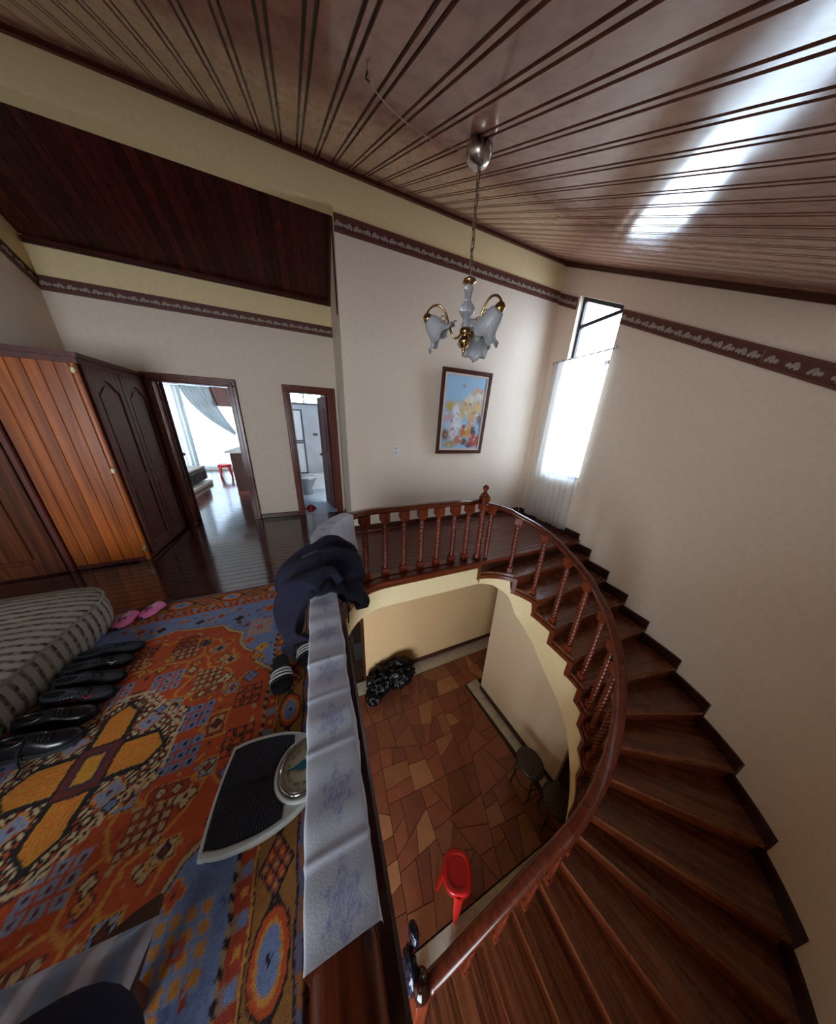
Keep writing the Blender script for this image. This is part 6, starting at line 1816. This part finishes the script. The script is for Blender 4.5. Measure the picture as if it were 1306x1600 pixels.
# patterned low chest at the left edge of the view
CHS = empty('low_chest', (-3.0, 6.9, 0), 0, 'low grey patterned chest with a pale plinth inside the bedroom at left', 'chest')
M_PAT = plain('grey patterned cloth', S(120, 124, 132), 0.8, bscale=60, var=0.5)
m = MB(); m.box((-3.5, 6.55, 0.14), (-2.62, 7.6, 0.42), 0.03); m.build('patterned_body', M_PAT, CHS)
m = MB(); m.box((-3.55, 6.5, 0.0), (-2.56, 7.65, 0.10), 0.015); m.build('plinth', M_WHITE, CHS)
m = MB(); m.box((-3.5, 6.55, 0.42), (-2.62, 7.6, 0.47), 0.02); m.build('lid', plain('pale cloth', S(176, 178, 180), 0.8), CHS)
for k in range(4):
    m = MB(); m.box((-2.622, 6.62 + k * 0.24, 0.19), (-2.612, 6.80 + k * 0.24, 0.37), 0.004); m.build('pattern_block', plain('dark pattern', S(66, 72, 84), 0.8), CHS)
DRS = empty('dresser', (-1.45, 6.9, 0), 0, 'wooden dresser with backlit darkness in its colour against the right bedroom wall behind the door frame', 'dresser')
m = MB(); m.box((-1.72, 6.35, 0.06), (-1.05, 7.45, 0.90), 0.01); m.build('carcass', M_SKIRT, DRS)  # darker wood carries the backlit shade of carcass and drawers
m = MB(); m.box((-1.80, 6.28, 0.90), (-1.02, 7.52, 0.945), 0.01); m.build('top', plain('pale dresser top', S(150, 146, 140), 0.4), DRS)
for k in range(3):
    m = MB(); m.box((-1.745, 6.42, 0.12 + k * 0.26), (-1.72, 7.38, 0.35 + k * 0.26), 0.008); q = m.build('drawer', M_SKIRT, DRS)
    m = MB(); m.sphere((-1.765, 6.9, 0.235 + k * 0.26), 0.02, 10, 8); m.build('knob', M_STEEL, q)
m = MB(); m.box((-1.72, 6.35, 0.0), (-1.05, 7.45, 0.06)); m.build('plinth', M_CABD, DRS)

# plastic stools
M_RED = plain('red plastic', S(196, 24, 22), 0.32, coat=0.2)
def plastic_stool(loc, rot, s, h, label, holes=True):
    r = empty('plastic_stool', loc, rot, label, 'stool')
    def ring(f):
        return [((f * s / 2) * (1 + 0.06 * math.cos(4 * a)) * math.cos(a), (f * s / 2) * (1 + 0.06 * math.cos(4 * a)) * math.sin(a)) for a in [2 * PI * i / 40 for i in range(40)]]
    m = MB(); vs = []; spec = ((1.02, h - 0.055), (1.02, h - 0.012), (0.97, h), (0.76, h), (0.74, h - 0.006), (0.70, h - 0.007))
    for f, z_ in spec: vs += [(p[0], p[1], z_ - (0.02 * abs(math.sin(2 * math.atan2(p[1], p[0]))) if z_ == h - 0.055 else 0)) for p in ring(f)]
    n = 40
    m.add(vs, [(i * n + j, i * n + (j + 1) % n, (i + 1) * n + (j + 1) % n, (i + 1) * n + j) for i in range(len(spec) - 1) for j in range(n)], True)
    solid(m.build('seat_rim', M_RED, r, local=True), 0.004)
    m = MB(); m.prism(ring(0.75), h - 0.012, h - 0.004); SEAT = m.build('seat', plain('red seat', S(194, 24, 22), 0.4), r, local=True)
    if holes:
        m = MB()
        for i in range(-7, 8):
            for j in range(-7, 8):
                x_, y_ = i * 0.0125 + (0.006 if j % 2 else 0), j * 0.0115
                if math.hypot(x_, y_) < 0.095: m.lathe([(0.0036, h - 0.0042), (0.0036, h - 0.0034)], 6, (x_, y_, 0), smooth=False)
        tag(m.build('perforations', plain('dark red hole', S(120, 12, 14), 0.6), SEAT, local=True), kind='stuff')
    for k in range(4):
        a = PI / 4 + k * PI / 2; d = Vector((math.cos(a), math.sin(a), 0)); sd = Vector((-d.y, d.x, 0))
        m = MB(); t0, t1 = d * s * 0.47, d * s * 0.62; vs = []
        for p, z_, w in ((t1, 0.0, 0.022), (t0, h - 0.03, 0.045)):
            for q, e in ((-1, 0), (-0.35, 0.016), (0.35, 0.016), (1, 0), (0.8, -0.006), (0.3, 0.009), (-0.3, 0.009), (-0.8, -0.006)):
                v = p + sd * q * w + d * e; vs.append((v.x, v.y, z_))
        m.add(vs, [(i, (i + 1) % 8, 8 + (i + 1) % 8, 8 + i) for i in range(8)] + [tuple(range(7, -1, -1)), tuple(range(8, 16))]); m.build('leg', M_RED, r, local=True)
    return r
plastic_stool((0.846, 0.695, ZL + 0.003), math.radians(20), 0.265, 0.45, 'red plastic stool with perforated seat on the stone floor of the lower hall')
plastic_stool((-2.52, 8.62, 0.001), math.radians(12), 0.30, 0.34, 'red plastic stool in front of the bedroom window', False)

# ================================================================== bathroom behind the right door
M_TILE = plain('pale blue white tile', S(170, 190, 212), 0.2, bscale=12, var=0.08)
M_MTILE = plain('veined marble wall tile', S(182, 196, 212), 0.22, bscale=24, var=0.12)
M_ALU = plain('grey aluminium', S(96, 104, 116), 0.35, metal=0.7)
m = MB(); m.box((-0.62, YH + 0.12, -0.30), (1.5, 7.4, -0.012)); m.box((D2[0], YH - 0.01, -0.30), (D2[1], YH + 0.13, -0.012)); FT = m.build('floor', plain('tile grout', S(120, 126, 134), 0.7)); tag(FT, kind='structure')
for j in range(8):
    for i in range(-2, 5):
        x0, y0 = i * 0.30, YH + 0.125 + j * 0.30
        if x0 < -0.6 or x0 > 1.2: continue
        m = MB(); m.box((x0 + 0.003, y0 + 0.003, -0.012), (x0 + 0.297, y0 + 0.297, 0.0)); m.build('floor_tile', M_TILE, FT, loc=(x0 + 0.15, y0 + 0.15, 0))
m = MB(); m.box((D2[0] + 0.014, YH - 0.0, -0.012), (D2[1] - 0.014, YH + 0.122, 0.002)); m.build('threshold', M_TILE, FT)
BB_ = 7.10
wall_quad('wall_bathroom', (-0.62, BB_), (1.5, BB_), (-0.02,) * 2, (2.55,) * 2, 0.12, M_MTILE, holes=((0.16, 0.88, 1.99, 2.36),))
wall_quad('wall_bathroom', (1.5, BB_), (1.5, YH + 0.12), (-0.02,) * 2, (2.55,) * 2, 0.08, M_MTILE)
wall_quad('wall_bathroom', (-0.60, YH + 0.12), (-0.60, BB_), (-0.02,) * 2, (2.55,) * 2, 0.04, M_MTILE, side=1)
m = MB(); m.box((-0.66, YH + 0.12, 2.5), (1.58, BB_ + 0.1, 2.6)); tag(m.build('ceiling', M_WHITE), kind='structure')
wf = MB()
for x_ in (-0.445, -0.17, 0.245): wf.box((x_ - 0.015, BB_ + 0.03, 1.99), (x_ + 0.015, BB_ + 0.07, 2.36))
for z_ in (2.005, 2.345): wf.box((-0.46, BB_ + 0.03, z_ - 0.015), (0.26, BB_ + 0.07, z_ + 0.015))
W3 = wf.build('window_3', M_ALU); tag(W3, kind='structure')
for a, b in ((-0.43, -0.185), (-0.155, 0.23)):
    m = MB(); m.box((a, BB_ + 0.045, 2.02), (b, BB_ + 0.05, 2.33)); m.build('pane', M_GLASS, W3)
SHW = empty('shower_screen', (-0.40, 6.40, 0), 0, 'grey framed glass shower screen at the left of the bathroom', 'shower screen')
m = MB()
for x_ in (-0.585, -0.235): m.box((x_ - 0.016, 6.385, 0.40), (x_ + 0.016, 6.415, 1.85))
for z_ in (0.415, 1.13, 1.17, 1.835): m.box((-0.585, 6.388, z_ - 0.014), (-0.235, 6.412, z_ + 0.014))
m.box((-0.585, 6.38, 1.95), (0.9, 6.41, 1.99)); m.build('frame', M_ALU, SHW)
m = MB(); m.box((-0.57, 6.398, 0.43), (-0.25, 6.402, 1.115)); m.box((-0.57, 6.398, 1.185), (-0.25, 6.402, 1.82)); m.build('pane', sheer('frosted shower glass', (0.82, 0.88, 0.94, 1), 0.6), SHW)
m = MB(); m.box((-0.58, 6.30, 0.0), (1.48, 6.44, 0.40), 0.012); m.build('low_wall', M_MTILE, SHW)
TOI = empty('toilet', (-0.36, 5.98, 0), 0, 'toilet with pale tank and shadow toned bowl at the left of the bathroom', 'toilet')
M_CER = plain('shadow toned ceramic', S(110, 118, 130), 0.15, coat=0.5)  # bowl's shadow is put into this grey
m = MB(); m.lathe([(0.10, 0.0), (0.11, 0.03), (0.10, 0.14), (0.15, 0.26), (0.20, 0.36), (0.205, 0.39)], 26, (-0.28, 5.95, 0), Matrix.Diagonal((1.1, 0.92, 1, 1))); m.build('bowl', M_CER, TOI)
m = MB(); m.lathe([(0.205, 0.392), (0.21, 0.402), (0.20, 0.425), (0.10, 0.432)], 26, (-0.28, 5.95, 0), Matrix.Diagonal((1.1, 0.92, 1, 1))); m.build('lid', plain('pale lid', S(170, 178, 188), 0.2), TOI)
m = MB(); m.box((-0.585, 5.76, 0.38), (-0.43, 6.15, 0.74), 0.02); m.build('tank', M_WHITE, TOI)
m = MB(); m.box((-0.03, BB_ - 0.09, 1.28), (0.08, BB_ - 0.001, 1.30), 0.004); m.box((-0.03, BB_ - 0.012, 1.26), (0.08, BB_ - 0.001, 1.32)); o = m.build('soap_shelf', M_ALU); tag(o, 'small grey soap holder on the bathroom wall', 'soap holder')
def cloth(u, v):
    a = u * 2 * PI; r = v * (0.12 + 0.03 * math.sin(3 * a)); return (-0.20 + r * 0.7 * math.cos(a), 4.77 + r * 1.1 * math.sin(a), 0.004 + 0.10 * (1 - v) ** 0.8 + 0.012 * math.sin(5 * a) * v * (1 - v) * 4)
m = MB(); m.grid(cloth, 28, 8); o = m.build('red_cloth', plain('red cloth', S(150, 28, 24), 0.9)); tag(o, 'crumpled red cloth on the bathroom floor just inside the door', 'cloth')

# ================================================================== lower hall things
from mathutils import noise as mnoise
M_BAG = plain('black plastic bag', S(11, 11, 13), 0.38); M_BAG.node_tree.nodes['Principled BSDF'].inputs['Specular IOR Level'].default_value = 0.3
def crumple(c, r, sc3, seed, amp=0.28, f=4.5, sub=4, floor_z=None):
    bm = bmesh.new(); bmesh.ops.create_icosphere(bm, subdivisions=sub, radius=1)
    for v in bm.verts:
        d = v.co.normalized(); q = d * f + Vector((seed, seed * 2, 0))
        n_ = abs(mnoise.noise(q)) * 1.2 + 0.35 * abs(mnoise.noise(q * 1.9))
        w = d * r * (1 - amp * n_)
        v.co = Vector((c[0] + w.x * sc3[0], c[1] + w.y * sc3[1], c[2] + w.z * sc3[2]))
        if floor_z is not None and v.co.z < floor_z: v.co.z = floor_z + 0.001 * mnoise.noise(q * 3)
    m = MB(); m.bm(bm, None, True); return m
m = crumple((0.66, 2.90, ZL + 0.16), 0.33, (0.85, 0.70, 0.80), 3.1, amp=0.55, f=2.3, sub=5, floor_z=ZL + 0.004)
m2 = crumple((0.98, 2.90, ZL + 0.20), 0.36, (0.95, 0.66, 0.85), 8.7, amp=0.55, f=2.2, sub=5, floor_z=ZL + 0.004); m.add(m2.v, m2.f, True)
m2 = crumple((0.50, 2.76, ZL + 0.07), 0.20, (0.8, 0.9, 0.7), 1.7, amp=0.5, f=2.2, sub=4, floor_z=ZL + 0.004); m.add(m2.v, m2.f, True)
o = m.build('rubbish_bag', M_BAG); tag(o, 'black plastic rubbish bag slumped against the lower tan wall', 'bag')
m = MB(); m.box((0.30, 3.55, ZL + 0.003), (0.52, 3.95, ZL + 0.42), 0.02); o = m.build('void_block', plain('dark void block', S(30, 26, 26), 0.7)); tag(o, 'dark void block in the passage beyond the lower wall', 'box')  # added dark block standing in for the passage's dark void
def round_stool(loc, rot, label):
    r = empty('round_stool', loc, rot, label, 'stool'); h = 0.46
    m = MB(); m.lathe([(0.0005, h + 0.02), (0.12, h + 0.018), (0.150, h + 0.008), (0.155, h - 0.008), (0.145, h - 0.02), (0.0005, h - 0.02)], 30, caps=False)
    md = plaid; m.build('seat', md, r, local=True)
    m = MB(); P = [(0.157 * math.cos(a), 0.157 * math.sin(a), h - 0.006) for a in [2 * PI * i / 30 for i in range(31)]]; m.tube(P, 0.007, 6); m.build('seat_ring', M_BLACK, r, local=True)
    for k in range(4):
        a = PI / 4 + k * PI / 2; d = Vector((math.cos(a), math.sin(a), 0))
        m = MB(); m.tube([d * 0.12 + Vector((0, 0, h - 0.02)), d * 0.145 + Vector((0, 0, 0.22)), d * 0.165 + Vector((0, 0, 0.006))], 0.010, 8); m.build('leg', M_BLACK, r, local=True)
    m = MB(); P = [(0.147 * math.cos(a), 0.147 * math.sin(a), 0.2) for a in [2 * PI * i / 30 for i in range(31)]]; m.tube(P, 0.006, 6); m.build('foot_ring', M_BLACK, r, local=True)
    return r
def plaid_mat():
    m, nt, b = new_mat('dark plaid seat'); N, L = nt.nodes, nt.links
    tc = N.new('ShaderNodeTexCoord'); br = N.new('ShaderNodeTexBrick'); br.offset = 0; br.inputs['Scale'].default_value = 14; br.inputs['Brick Width'].default_value = 0.5; br.inputs['Row Height'].default_value = 0.5; br.inputs['Mortar Size'].default_value = 0.06
    br.inputs['Color1'].default_value = S(40, 28, 24); br.inputs['Color2'].default_value = S(52, 38, 32); br.inputs['Mortar'].default_value = S(76, 58, 50)
    L.new(tc.outputs['Object'], br.inputs['Vector']); L.new(br.outputs['Color'], b.inputs['Base Color']); b.inputs['Roughness'].default_value = 0.5; return m
plaid = plaid_mat()
round_stool((2.10, 1.02, ZL + 0.003), 0.3, 'dark round stool with plaid seat beside the wall under the stair')
round_stool((2.14, 0.655, ZL + 0.003), 0.9, 'dark round stool half hidden by the stair rail, nearer than the plaid one')
# dark blue plastic bag hanging on the bottom newel
M_BBAG = plain('dark blue shiny plastic', S(22, 28, 50), 0.18, bump=0.25, bscale=18)
m = crumple((0.245, 0.40, -1.86), 0.13, (0.42, 0.75, 1.15), 5.2, amp=0.3, f=3.5)
m2 = crumple((0.30, 0.485, -1.74), 0.075, (0.5, 0.8, 0.9), 2.2, amp=0.3, f=4); m.add(m2.v, m2.f, True)
o = m.build('plastic_bag', M_BBAG); tag(o, 'dark blue shiny plastic bag hanging on the bottom newel post', 'bag')
